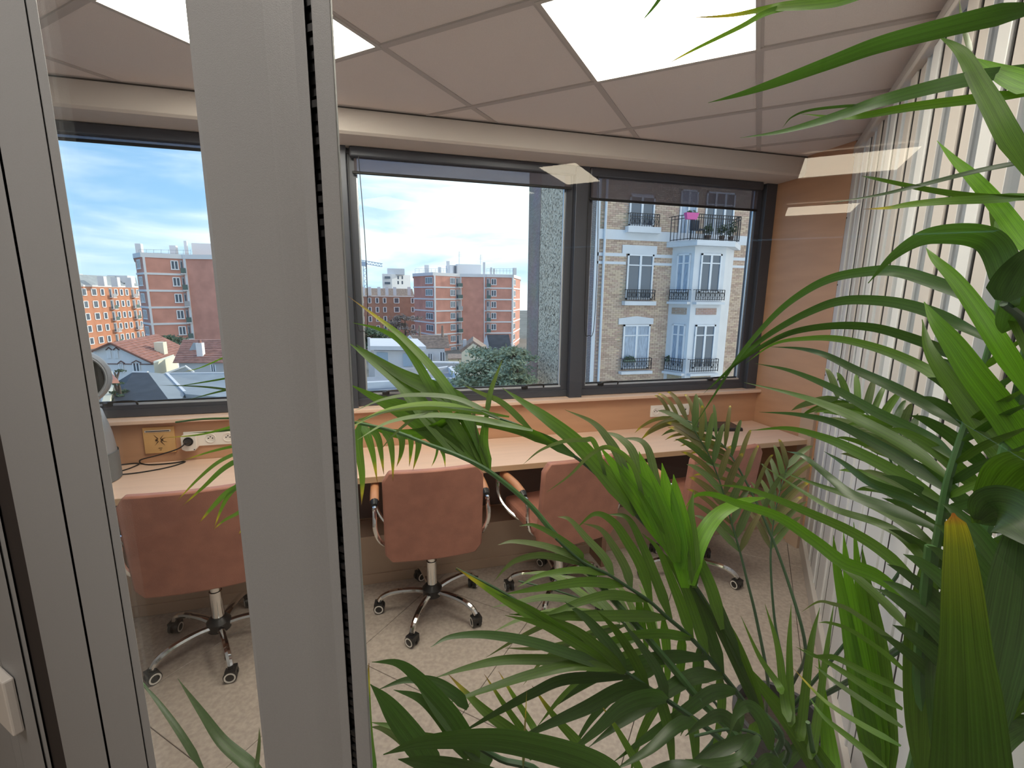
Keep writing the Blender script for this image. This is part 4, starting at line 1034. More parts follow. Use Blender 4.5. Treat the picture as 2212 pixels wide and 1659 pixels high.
a = p[0].copy(); b = p[1].copy(); wallbox(a+V((.1, .2, 0)), b, GZ, min(a.z, b.z)-.3, 4, 'wall', M_stuc, t)
p = [a2(1150, 1030, 30), a2(1330, 965, 30), a2(1390, 1010, 30), a2(1200, 1025, 30)]
MB().slab(p, (0, .3, -.2)).build('small_roof', M_zinc, t); MB().tube([p[0], p[1], p[2]], .07, 4).build('white_edge', M_stuc, t)
# cream corner at far left
t = thing('house', (a2(700, 1140, 21).x, a2(700, 1140, 21).y, GZ), 'cream house corner with a reddish eave beside the purifier', 'house')
a, b = a2(700, 1062, 16.5), a2(826, 1062, 25)
wallbox(a, b, GZ, b.z, 4, 'wall', M_yel, t)
MB().slab([a2(560, 860, 24), a2(650, 860, 24), a2(845, 1062, 17), a2(560, 1062, 15)], (0, .1, -.15)).build('roof', M_tiler, t)

# --- middle window -----------------------------------------------------------
t = thing('house', (at3(800, 1100, 58).x, at3(800, 1100, 58).y, GZ), 'white house with a brown tiled roof and arched window, middle window', 'house')
e0, e1, r0, r1 = at3(715, 1132, 57), at3(962, 1130, 57), at3(600, 1012, 62), at3(940, 1010, 62)
tile_rows(e0, e1, r0, r1, 12, M_tileb, t)
wallbox(e0+V((-.6, .3, 0)), e1+V((-.6, .3, 0)), GZ, e0.z, 6, 'wall', M_stuc, t)
MB().slab([V((at3(540, 1100, 60).x, at3(540, 1100, 60).y, GZ)), V((at3(715, 1100, 57.2).x, at3(715, 1100, 57.2).y, GZ)), at3(715, 1132, 57.2), at3(602, 1016, 60), at3(540, 1085, 60)], (0, 1, 0)).build('gable', M_stuc, t)
for r_ in ((765, 1178, 806, 1250), (872, 1165, 918, 1242)): open_(at3(r_[0], r_[1], 56.8), at3(r_[2], r_[3], 56.8), 'window', M_win, t)
for cx in (690, 895): 
    c = at3(cx, 1010, 60); MB().lathe(c, [(.18, -.3), (.12, 1.2)], 8).build('chimney_pot', M_tileb, t)
t = thing('flat_roof_building', (at3(500, 1250, 38).x, at3(500, 1250, 38).y, GZ), 'white flat-roofed annex with pale blue shutters and a wide cornice', 'building')
a, b = at3(280, 1150, 38), at3(735, 1145, 38)
wallbox(a, b, GZ, a.z, 6, 'wall', M_stuc, t)
a2_, b2_ = at3(248, 1145, 37.4), at3(750, 1138, 37.4); wallbox(a2_, b2_, a2_.z, at3(250, 1108, 37.4).z, 7, 'cornice', M_stuc, t)
M_blu = mat('pale_blue_shutter', (.42, .55, .68), .6)
for r_ in ((305, 1168, 432, 1310), (540, 1178, 628, 1296)):
    a, b = at3(r_[0], r_[1], 37.9), at3(r_[2], r_[3], 37.9); o = bow(a, -.06)
    MB().box(min(a.x, b.x), max(a.x, b.x), a.y-.1, a.y-.02, b.z, a.z).build('shutter', M_blu, t)
a, b = at3(525, 1305, 37.8), at3(640, 1298, 37.8); MB().box(a.x, b.x, a.y-.2, a.y, a.z-.1, a.z+.02).build('window_sill', M_stuc, t)
t = thing('roof_terrace', (at3(650, 1420, 27).x, at3(650, 1420, 27).y, GZ), 'grey roof terrace with white parapet copings under the middle window', 'building')
tz = at3(600, 1420, 28).z
p = [hZ(*g3(180, 1500), tz), hZ(*g3(1085, 1520), tz), hZ(*g3(1010, 1350), tz), hZ(*g3(180, 1390), tz)]
MB().slab(p, (0, 0, -.4)).build('terrace', mat('grey_membrane', (.34, .36, .40), .8, var=.15, vscale=1), t)
wallbox(p[0]+V((.2, .5, 0)), p[1]+V((-.2, .5, 0)), GZ, tz-.35, 5, 'wall', M_stuc, t)
def coping(pts, h, w, name='parapet'):
    for a, b in zip(pts, pts[1:]):
        n = (b-a); n.z = 0; n.normalize(); s_ = V((-n.y, n.x, 0))*w
        MB().hexa([a-s_, b-s_, b+s_, a+s_], [a-s_+UPV*h, b-s_+UPV*h, b+s_+UPV*h, a+s_+UPV*h]).build(name, M_stuc, t)
q_ = [hZ(*g3(190, 1490), tz), hZ(*g3(1065, 1445), tz), hZ(*g3(960, 1335), tz), hZ(*g3(740, 1370), tz)]
coping(q_, .35, .16)
w0, w1 = at3(740, 1365, 33), at3(1045, 1350, 33); wallbox(w0, w1, GZ, at3(800, 1262, 33).z, .3, 'parapet_wall', M_conc, t)
wallbox(w0+bow(w0, -.1), w1+bow(w0, -.1), at3(800, 1262, 33).z, at3(800, 1250, 33).z, .5, 'coping', M_stuc, t)
t = thing('house', (at3(1400, 1100, 64).x, at3(1400, 1100, 64).y, GZ), 'house under a steep dark slate roof behind the cedar', 'house')
e0, e1, r0, r1 = at3(1330, 1190, 60), at3(1525, 1180, 60), at3(1290, 1006, 64), at3(1490, 1006, 64)
MB().slab([e0, e1, r1, r0], (0, .1, -.15)).build('slate_slope', M_slate, t)
MB().slab([e0, r0, at3(1262, 1085, 66), at3(1280, 1190, 64)], (0, .1, -.1)).build('wall_left', M_conc, t)
wallbox(e0+V((.2, .3, 0)), e1+V((-.3, .3, 0)), GZ, e0.z, 5, 'wall', M_yel, t)
t = thing('house', (at3(1130, 1150, 58).x, at3(1130, 1150, 58).y, GZ), 'cream house under a brown gabled roof left of the cedar', 'house')
MB().slab([at3(1045, 1152, 56), at3(1170, 1062, 56), at3(1300, 1150, 56), at3(1270, 1150, 56), at3(1170, 1085, 56), at3(1065, 1170, 56)], bow(at3(1170, 1100, 56), 6)).build('roof', M_tileb, t)
MB().slab([V((at3(1066, 1160, 56).x, at3(1066, 1160, 56).y, GZ)), V((at3(1290, 1160, 56).x, at3(1290, 1160, 56).y, GZ)), at3(1285, 1160, 56), at3(1170, 1083, 56), at3(1066, 1165, 56)], bow(at3(1170, 1100, 56), 5)).build('wall', M_yel, t)
c0, c1 = at3(1088, 1115, 57), at3(1110, 1050, 57); MB().box(c0.x, c1.x, c0.y, c0.y+.6, c0.z-1, c1.z).build('chimney', M_conc, t)
t = thing('house', (at3(340, 1100, 70).x, at3(340, 1100, 70).y, GZ), 'low house with an orange-brown hipped roof and chimney, behind the annex', 'house')
MB().slab([at3(215, 1145, 70), at3(450, 1100, 70), at3(345, 1040, 73), at3(250, 1095, 72)], (0, .4, -.3)).build('roof', M_tiler, t)
wallbox(at3(225, 1145, 70), at3(445, 1145, 70), GZ, at3(300, 1138, 70).z, 4, 'wall', M_conc, t)
c0, c1 = at3(226, 1110, 69), at3(248, 1035, 69); MB().box(c0.x, c1.x, c0.y, c0.y+.8, c0.z-1, c1.z).build('chimney', M_conc, t)
t = thing('shed', (at3(1005, 1210, 66).x, at3(1005, 1210, 66).y, GZ), 'low grey-roofed shed between the white house and the cream house', 'shed')
wallbox(at3(950, 1215, 66), at3(1060, 1215, 66), GZ, at3(1000, 1218, 66).z, 3, 'wall', M_yel, t)
MB().slab([at3(943, 1222, 65.7), at3(1068, 1220, 65.7), at3(1068, 1178, 69), at3(943, 1178, 69)], (0, 0, -.15)).build('roof', M_tileb, t)

# --- trees -------------------------------------------------------------------
M_ced = mat('cedar_green', (.42, .44, .28), .85, var=.5, vscale=.9, col2=(.22, .26, .16))
M_bark = mat('bark', (.12, .09, .07), .9)
M_bare = mat('bare_twigs', (.20, .165, .15), .9)
def tree(name, lab, c, r, n, m, s, seed, layers=7):
    rn = random.Random(seed); t = thing(name, (c.x, c.y, GZ), lab, 'tree')
    MB().tube([V((c.x, c.y, GZ)), V((c.x+.1, c.y, c.z)), V((c.x, c.y, c.z+r[2]*.8))], [.06+.05*r[0], .04+.04*r[0], .03], 8).build('trunk', M_bark, t)
    b = MB(); bb = MB()
    for k in range(layers*5):
        a = rn.uniform(0, 2*pi); h = rn.uniform(-1, 1); rr = math.sqrt(max(.05, 1-h*h*.85))*rn.uniform(.45, 1)
        cc = V((c.x+cos(a)*r[0]*rr, c.y+sin(a)*r[1]*rr, c.z+h*r[2]))
        bb.tube([V((c.x, c.y, cc.z-.4)), cc], [.07, .03], 4)
        for _ in range(n):
            d = V((rn.gauss(0, .42), rn.gauss(0, .42), rn.gauss(0, .13)))*r[0]*.42; p = cc+d
            u = V((rn.gauss(0, 1), rn.gauss(0, 1), rn.gauss(0, .6))).normalized(); w = u.orthogonal().normalized(); kk = s*rn.uniform(.5, 1.4)
            b.f.append(tuple(range(len(b.v), len(b.v)+4))); b.v += [p-u*kk, p+w*kk*.5, p+u*kk, p-w*kk*.5]
    bb.build('branches', M_bark, t); o = b.build('foliage', m, t); o['kind'] = 'stuff'
tree('cedar_tree', 'grey-green cedar filling the lower right of the middle window', at3(1340, 1300, 26)+V((0, 0, -.2)), (2.1, 1.9, 1.15), 210, M_ced, .10, 3, 8)
tree('cedar_tree', 'smaller grey-green cedar crown leaning on the pebbledashed flank', at3(1545, 1330, 21.3)+V((0, 0, -.1)), (.95, .95, 1.15), 190, M_ced, .09, 4, 6)
tree('bare_tree', 'bare grey-brown tree in front of the old brown block', at3(560, 960, 100), (4.0, 3.0, 3.2), 120, M_bare, .22, 5, 6)
tree('leafy_tree', 'small green tree behind the orange-roofed low house', at3(250, 1040, 84), (3.5, 2.6, 1.9), 120, mat('tree_green', (.12, .17, .11), .9, var=.4, vscale=.5), .25, 6, 5)
tree('leafy_tree', 'green tree between the gabled house and the left block', a2(1200, 830, 70), (2.6, 2.6, 1.6), 110, MATS['tree_green'], .2, 8, 5)
tree('leafy_tree', 'green shrub beside the cream house corner, far left', a2(838, 1120, 21.5), (.35, .5, .9), 80, MATS['tree_green'], .07, 9, 3)

# --- grey stone neighbour seen edge-on through the white glazed wall ----------
t = thing('neighbour_building', AB(3, -5, GZ), 'grey stone neighbouring wall glimpsed through the white glazed side wall', 'building')
abox(-1.5, 9, -9, -4.2, GZ, 1.9).build('lower_wall', M_conc, t)
M_stone = brick_mat('grey_stone', (.12, .12, .115), (.17, .165, .155), (.06, .06, .06), .35, .26, .12)
abox(-1.5, 9, -9.3, -4.0, 1.9, 11).build('stone_wall', M_stone, t)  # made tall beyond view to keep the sun out of the room
abox(-1.5, 9, -4.1, -3.9, 1.78, 1.95).build('ledge', M_stuc, t)

# ================================================================ PALMS (between the glass and the white side wall)
L_mid = leaf_mat('leaf_green', (.068, .135, .016), (.08, .155, .018))
L_drk = leaf_mat('leaf_dark_green', (.036, .078, .020), (.042, .088, .022), rough=.35)
L_brt = leaf_mat('leaf_bright_green', (.10, .23, .012), (.12, .26, .015), trans=.5)
L_pal = leaf_mat('leaf_greyish_green', (.075, .125, .045), (.13, .155, .065))
L_tip = leaf_mat('leaf_brown_tipped', (.075, .17, .03), (.13, .22, .02), tip=(.16, .05, .02), tipat=.86)
L_dry = leaf_mat('leaf_drying', (.10, .11, .045), (.20, .15, .07), tip=(.22, .14, .07), tipat=.8)
L_yel = leaf_mat('leaf_yellow_tipped', (.032, .068, .012), (.20, .22, .01), tip=(.42, .10, .02), tipat=.93, trans=.45)
M_stem = mat('palm_stem', (.045, .12, .03), .45, var=.2, vscale=20)
M_stemd = mat('palm_stem_dark', (.03, .075, .03), .45)
L_wht = leaf_mat('leaf_painted_sheen', (.20, .27, .16), (.36, .42, .32))  # sheen of lit leaves painted in as a paler green
LM = dict(w=L_wht, m=L_mid, d=L_drk, b=L_brt, p=L_pal, t=L_tip, y=L_dry, Y=L_yel)
prn = random.Random(11)
def ribbon(pts, w, m, par, shape=0, tilt=None, n=7):
    """a leaflet: V-folded strip along pts, widest near the first third (shape 0) or middle (1)"""
    c = bez(pts, n) if len(pts) > 2 else bez([pts[0], (pts[0]+pts[1])/2, pts[1]], n); N_ = len(c)-1
    b = MB(); b.uv = []; b.sm = True
    tl = radians(prn.uniform(-38, 38)) if tilt is None else tilt
    for i, p in enumerate(c):
        t = i/N_; tg = (c[min(i+1, N_)]-c[max(i-1, 0)]).normalized()
        vd = (EYE-p).normalized(); s = tg.cross(vd).normalized(); nn = s.cross(tg)
        a = tl*(1-.3*t); s2 = s*cos(a)+nn*sin(a); n2 = nn*cos(a)-s*sin(a)
        if shape == 0: k = min(1, .35+t*4.5)*max(0, 1-t**2.2)
        elif shape == 1: k = math.sin(pi*min(1, .04+t*.96))**.75
        elif shape == 3: k = min(1, .20+.86*(1-t)**1.15)*min(1, (1-t)*14)
        else: k = max(0, 1-t)**.75
        hw = w/2*max(k, .03)
        b.v += [p-s2*hw+n2*hw*.22, p, p+s2*hw+n2*hw*.22]; b.uv += [(t, 0), (t, .5), (t, 1)]
        if i:
            j = 3*(i-1); b.f += [(j, j+1, j+4, j+3), (j+1, j+2, j+5, j+4)]
    return b.build('leaflet', m, par)
def px(s): return [tuple(float(v) for v in q.split(',')) for q in s.split()]
def path3(s, d0, d1):
    q = px(s) if isinstance(s, str) else s; n = len(q)-1
    return [hD(x, y, d0+(d1-d0)*(i/n)) for i, (x, y) in enumerate(q)]
def leaf(par, w, s, d0, d1, m='m', shape=0, tilt=None):
    return ribbon(path3(s, d0, d1), w*(d0*.6+d1*.4)/FPX, LM[m], par, shape, tilt)
def frond(plant, s, d0, d1, r0, r1, foot=None, m=None):
    """rachis drawn tip first; continues down to foot in the pot"""
    p = path3(s, d1, d0)
    if foot is not None:
        a = p[-1]; p = p+[a.lerp(foot, .4)+V((0, 0, -.03)), foot]
    c = bez(p, 6); n = len(c)-1
    return MB().tube(c, [r1+(r0-r1)*(i/n)**1.2 for i in range(n+1)], 7).build('frond', m or M_stem, plant)
def comb(par, rach, n, ln, w, m, seed, up=.25, fwd_=.8, t0=.05, t1=1.0, sides=(1, -1), droop=.35):
    """leaflets along a rachis (3-D points, base to tip), both sides"""
    rn = random.Random(seed); c = bez(rach, 8); N_ = len(c)-1
    for i in range(n):
        t = t0+(t1-t0)*i/(n-1); f = t*N_; k = min(N_-1, int(f)); p = c[k].lerp(c[k+1], f-k); tg = (c[k+1]-c[k]).normalized()
        vd = (EYE-p).normalized(); s = tg.cross(vd).normalized()
        for sd_ in sides:
            L = ln*(1-.55*abs(t-.4)**1.3)*rn.uniform(.85, 1.1); d = (tg*fwd_+s*sd_*(1-.35*t)+vd*rn.uniform(-.35, .25)+UPV*up).normalized()
            q = [p, p+d*L*.45, p+d*L*.8-UPV*L*droop*.25, p+d*L-UPV*L*droop*.55]
            ribbon(q, w*rn.uniform(.85, 1.15), LM[rn.choice(m)], par, 0)
def plant(name, lab, c, r=.16, h=.34):
    t = thing(name, (c.x, c.y, 0), lab, 'plant')
    MB().lathe((c.x, c.y, 0), [(r*.72, 0), (r*.78, .02), (r, h-.03), (r*1.04, h-.03), (r*1.04, h), (r*.94, h), (r*.92, h-.05)], 28).build('pot', mat('charcoal_pot', (.05, .05, .055), .5), t)
    s_ = MB().lathe((c.x, c.y, h-.055), [(r*.92, 0), (r*.9, .012), (.02, .018)], 24).build('soil', mat('potting_soil', (.04, .028, .02), .95, bump=.6, bscale=90), t)
    return t
def flat(p): return V((p.x, p.y, 0))
c1 = AB(.62, -.16); c2 = AB(.78, .22); c3 = AB(1.55, -.19)
P1 = plant('potted_palm', 'large potted palm at the right, its fronds reaching up the white glazed wall', c1)
P2 = plant('potted_palm', 'low spreading potted palm whose arching fronds cover the chairs and floor', c2)
P3 = plant('potted_palm', 'small slender potted palm standing behind the others near the side wall', c3, .13, .28)
F = lambda c, dx, dy: V((c.x+dx, c.y+dy, .32))

# --- right palm: main frond R1
R1 = frond(P1, '2160,640 2145,720 2120,810 2085,920 2048,1040 2028,1150 2008,1260 1992,1400 1978,1530 1972,1659', .66, .60, .0085, .0035, F(c1, .0, .02))
for w, s, da, db, m in (
    (24, '2150,682 2070,632 1998,603 1936,586 1880,586 1800,600 1735,632 1672,682 1600,765 1545,850 1490,935', .60, .98, 'd'),
    (23, '2138,735 2070,700 1987,666 1907,650 1817,650 1745,675 1672,715 1618,756 1560,812 1520,850', .60, .98, 'd'),
    (23, '2122,800 2052,762 1980,733 1889,707 1799,703 1708,718 1636,754 1580,795 1535,840', .60, .96, 'd'),
    (22, '2108,860 2052,832 1990,792 1907,756 1817,733 1745,731 1672,743 1610,785', .61, .95, 'm'),
    (23, '2088,925 2016,881 1925,834 1853,801 1781,766 1727,753 1665,749', .62, .94, 'd'),
    (24, '2066,993 1998,942 1889,888 1799,838 1708,801 1632,785', .63, .94, 'd'),
    (26, '2052,1035 1960,965 1853,906 1781,874 1708,850 1607,826', .63, .92, 'm'),
    (24, '2046,1060 1960,1000 1880,952 1800,912 1720,895 1640,890', .64, .92, 'd'),
    (26, '2040,1085 1937,1021 1850,975 1780,945 1700,925 1620,930', .64, .92, 'm'),
    (24, '2030,1110 1957,1071 1878,1040 1822,1000 1780,975', .64, .88, 'd'),
    (26, '2029,1145 1918,1099 1838,1068 1790,1030 1734,985 1700,975', .64, .9, 'd'),
    (22, '2020,1180 1938,1119 1858,1079 1779,1052 1690,1020', .65, .9, 'm'),
    (22, '2010,1235 1957,1167 1898,1131 1800,1099 1731,1060 1640,1000', .65, .92, 'm'),
    (24, '1998,1275 1918,1199 1838,1147 1739,1103 1660,1071 1600,1052 1540,1048', .66, .94, 'm'),
    (28, '1988,1318 1898,1246 1822,1214 1759,1167 1680,1115 1600,1089 1540,1068 1502,1071 1478,1100', .66, .96, 'b'),
    (22, '1968,1365 1910,1302 1838,1238 1791,1203 1731,1159', .67, .88, 'm'),
    (13, '1962,1409 1910,1369 1838,1318 1799,1304 1767,1300 1731,1322', .68, .85, 'p'),
    (13, '1960,1453 1910,1409 1838,1361 1791,1345 1767,1345', .68, .84, 'm'),
    (15, '1954,1492 1878,1457 1806,1421 1759,1417 1719,1397', .68, .84, 'm'),
    (17, '1950,1532 1878,1488 1799,1437 1731,1399', .69, .84, 'm'),
    (15, '1950,1572 1878,1524 1799,1469 1759,1437', .69, .84, 'm'),
    (15, '1946,1612 1858,1564 1779,1512 1711,1441', .69, .85, 't'),
    (14, '1915,1659 1838,1596 1779,1548 1747,1504', .70, .84, 'm'),
    (18, '2105,870 2150,838 2185,815 2230,790', .61, .50, 'd'), (16, '2128,795 2160,765 2190,745 2235,715', .60, .50, 'm'),
    (18, '2092,915 2135,885 2180,860 2240,825', .61, .5, 'm'), (20, '2078,955 2130,920 2180,890 2240,865', .62, .5, 'd'),
    (18, '2066,1000 2120,965 2180,940 2240,915', .62, .5, 'm'), (20, '2052,1045 2110,1010 2170,985 2240,950', .63, .5, 'd'),
    (18, '2045,1075 2100,1050 2160,1030 2230,1015', .63, .52, 'm'), (20, '2036,1105 2100,1085 2160,1075 2230,1065', .63, .52, 'd'),
    (16, '2150,690 2180,665 2205,645 2240,620', .60, .5, 'd'), (22, '2030,1140 2090,1125 2150,1120 2220,1120', .64, .53, 'm'),
    (20, '2022,1175 2080,1170 2140,1172 2220,1180', .64, .54, 'm'), (22, '2012,1220 2080,1215 2150,1210 2230,1200', .65, .55, 'd'),
    (24, '2005,1262 2070,1262 2140,1252 2230,1238', .65, .55, 'd'), (22, '2000,1300 2070,1305 2140,1300 2230,1285', .66, .56, 'm'),
    (24, '1996,1345 2070,1350 2150,1340 2230,1325', .66, .56, 'd'), (20, '1990,1400 2060,1395 2140,1385 2230,1372', .67, .56, 'm'),
):
    leaf(R1, w, s, da, db, m)
# upper fronds of the right palm (rachis outside the picture at the right)
R2 = frond(P1, '2235,-20 2245,120 2255,300 2250,500 2225,720 2190,900 2140,1100 2090,1320 2060,1659', .60, .46, .010, .003, F(c1, -.02, -.02))
for w, s, da, db, m, sh in (
    (40, '2250,14 2160,30 2042,58 1898,96 1789,136 1681,176 1600,203 1530,222', .45, .62, 'd', 0),
    (24, '1960,-45 1880,-22 1807,2 1740,10 1690,14 1650,20 1572,34 1485,38', .47, .62, 't', 0),
    (13, '1740,8 1660,26 1600,58 1500,107 1437,141', .55, .62, 't', 0),
    (10, '1440,-30 1420,5 1385,48', .6, .64, 'd', 0),
    (32, '2245,142 2115,168 2006,192 1898,221 1825,246 1753,268 1681,286 1598,298', .46, .64, 'd', 0),
    (6, '1885,224 1760,236 1712,252 1690,276', .55, .60, 'd', 0),
    (20, '2240,200 2115,213 1970,231 1862,250 1807,253 1731,246', .46, .62, 'm', 0),
    (44, '2245,400 2180,290 2144,224 2115,174 2086,123 2060,98 2026,78', .44, .52, 'm', 0),
    (44, '2245,190 2195,172 2150,152 2105,125', .44, .50, 'b', 0),
    (12, '2100,110 2090,85 2078,40 2072,0', .50, .56, 'p', 0),
    (38, '2245,560 2200,500 2150,435 2100,380 2060,343 2024,304', .45, .56, 'b', 0),
    (12, '2245,345 2115,369 1970,405 1880,425 1780,440', .46, .62, 'd', 0),
    (19, '2245,422 2150,430 2042,435 1965,442 1919,449 1865,452', .46, .58, 't', 0),
    (16, '2245,428 2115,424 2006,409 1898,387 1860,380', .46, .60, 'm', 0),
    (38, '2245,880 2160,745 2105,660 2060,600 2020,560 2000,535', .50, .60, 'b', 0),
    (70, '2250,1010 2180,900 2110,810 2060,740 2020,690 1996,652', .52, .64, 'b', 0),
    (60, '2250,1060 2190,1000 2130,930 2070,850 2010,760 1992,690', .54, .66, 'm', 0),
    (34, '2250,760 2215,690 2190,620 2165,540 2145,470 2136,412', .47, .56, 'm', 0),
    (30, '2250,700 2200,600 2165,520 2140,450', .47, .55, 'b', 0),
    (60, '2250,560 2215,620 2185,680 2165,720', .42, .5, 'd', 1),
    (52, '2252,820 2222,720 2195,640 2180,560', .44, .52, 'm', 1),
):
    leaf(R2, w, s, da, db, m, sh)
R3 = frond(P1, '2168,655 2215,700 2262,820 2275,1000 2270,1300 2250,1659', .44, .38, .008, .003, F(c1, .03, -.03), M_stemd)
leaf(R3, 62, '2190,665 2178,590 2150,528 2106,506 2034,504 1980,518 1925,556 1875,612', .38, .42, 'd', 0, .5)
leaf(R3, 70, '2165,650 2190,600 2215,560 2250,520', .38, .36, 'd', 0, .2)
leaf(R3, 90, '2130,1659 2150,1500 2180,1350 2200,1200 2205,1100', .40, .42, 'd', 1, .3)
leaf(R3, 110, '2250,1180 2200,1120 2150,1100 2110,1130', .38, .45, 'd', 1, .2)
leaf(R3, 90, '2250,1000 2200,1010 2160,1050 2100,1130', .40, .45, 'm', 1, .2)
leaf(R3, 60, '2250,1330 2210,1430 2180,1500 2120,1560', .40, .44, 'd', 0, .2)
leaf(R3, 44, '2250,1420 2200,1500 2150,1560 2100,1600', .42, .46, 'm', 0, .2)
leaf(R3, 50, '2110,1659 2160,1600 2210,1570 2250,1560', .42, .44, 'd', 0, .2)
R4 = frond(P1, '2120,1330 2112,1450 2108,1560 2104,1700', .34, .30, .006, .003, F(c1, .02, -.05))
leaf(R4, 146, '2100,1760 2098,1659 2092,1500 2086,1397 2077,1250 2069,1160 2059,1108', .27, .285, 'Y', 3, 0)
R5 = frond(P1, '2010,1180 1998,1300 1985,1450 1975,1659', .62, .58, .009, .006, F(c1, -.02, .04))
leaf(R5, 62, '1990,1680 1988,1560 1992,1400 2000,1290 2008,1180', .60, .62, 'm', 1, .1)
leaf(R5, 50, '2030,1680 2030,1500 2034,1380 2040,1260', .56, .6, 'd', 1, .1)
R6 = frond(P1, '2060,1400 2050,1500 2040,1659', .55, .5, .008, .006, F(c1, .04, .0), M_stemd)
leaf(R6, 60, '2060,1690 2060,1550 2058,1450 2062,1330', .5, .54, 'd', 1, .2)
leaf(R6, 50, '2150,1680 2140,1560 2150,1440 2180,1300', .5, .5, 'd', 1, .2)
# folded young frond standing upright in front of the side wall
R7 = frond(P1, '1862,1250 1878,1400 1895,1530 1905,1659', .92, .88, .008, .004, F(c1, .06, .06))
for w, s, m in ((34, '1898,1690 1868,1540 1836,1380 1808,1230 1800,1156', 'b'), (34, '1903,1690 1880,1540 1850,1370 1830,1230 1822,1150', 'b'), (36, '1910,1690 1895,1540 1872,1370 1855,1240 1844,1128', 'b'),
                (36, '1915,1690 1908,1540 1890,1380 1872,1260 1862,1180', 'm'), (30, '1922,1690 1920,1560 1908,1420 1892,1320 1880,1250', 'm'), (22, '1892,1690 1858,1560 1832,1420 1812,1300', 'm')):
    leaf(R7, w, s, .84, .90, m, 0, prn.uniform(-.3, .3))

# --- middle palm
M1 = frond(P2, '1200,1163 1258,1213 1313,1240 1355,1267 1402,1298 1441,1333 1491,1376 1542,1434 1589,1493 1640,1560 1700,1640', .88, .86, .0065, .0022, F(c2, .03, .0), M_stemd)
for w, s, db, m in (
    (18, '1258,1213 1247,1193 1200,1158 1153,1135 1122,1136', .86, 'm'), (19, '1274,1219 1227,1197 1169,1178 1110,1170 1075,1177', .85, 'p'),
    (17, '1282,1224 1247,1212 1169,1199 1118,1209 1091,1228 1068,1255', .84, 'p'), (20, '1324,1244 1305,1205 1266,1162 1231,1123 1204,1116', .88, 'p'),
    (20, '1363,1270 1352,1228 1324,1178 1297,1143 1258,1130', .9, 'p'), (24, '1406,1300 1387,1228 1355,1170 1324,1127 1285,1110 1243,1143', .9, 'm'),
    (24, '1449,1338 1418,1256 1387,1178 1355,1119 1309,1111', .92, 'm'), (24, '1495,1380 1476,1318 1449,1248 1422,1186 1387,1152', .92, 'm'),
    (26, '1527,1415 1507,1353 1480,1275 1449,1217 1418,1184', .92, 'm'), (28, '1560,1455 1538,1380 1510,1300 1478,1230 1450,1180', .94, 'd'),
    (18, '1313,1240 1247,1232 1169,1243 1118,1268', .80, 'm'), (23, '1348,1264 1266,1257 1169,1270 1088,1284', .79, 'm'),
    (23, '1402,1298 1324,1286 1266,1297 1208,1318 1169,1330', .79, 'm'), (26, '1441,1334 1363,1331 1247,1331 1169,1329 1100,1327', .77, 'm'),
    (25, '1495,1380 1441,1368 1363,1372 1285,1396 1227,1408', .78, 'm'), (30, '1530,1420 1441,1418 1363,1434 1305,1454 1247,1489 1206,1522', .77, 'd'),
    (34, '1561,1458 1499,1462 1441,1493 1387,1532 1324,1574 1272,1614', .76, 'd'), (34, '1589,1493 1538,1495 1480,1535 1400,1590 1325,1646', .75, 'd'),
    (22, '1394,1300 1410,1360 1425,1420 1432,1480', .9, 'm'), (20, '1433,1335 1440,1400 1442,1460 1436,1500', .9, 'm'), (22, '1472,1365 1470,1430 1462,1500 1450,1560', .9, 'm'),
    (24, '1510,1400 1505,1470 1490,1540 1470,1590', .9, 'd'), (22, '1555,1450 1560,1520 1550,1590 1530,1650', .9, 'm'), (20, '1375,1285 1385,1340 1395,1390 1398,1430', .9, 'm'),
    (26, '1600,1510 1590,1580 1560,1630 1520,1690', .86, 'd'), (30, '1640,1560 1620,1620 1600,1690', .86, 'm'),
):
    leaf(M1, w, s, .87, db, m)
M2 = frond(P2, '775,907 850,886 930,880 1010,886 1088,907 1160,937 1240,985 1300,1035 1363,1100 1441,1186 1499,1263 1558,1357 1608,1450 1640,1528 1680,1620', .84, 1.0, .0065, .002, F(c2, .0, .03), M_stemd)
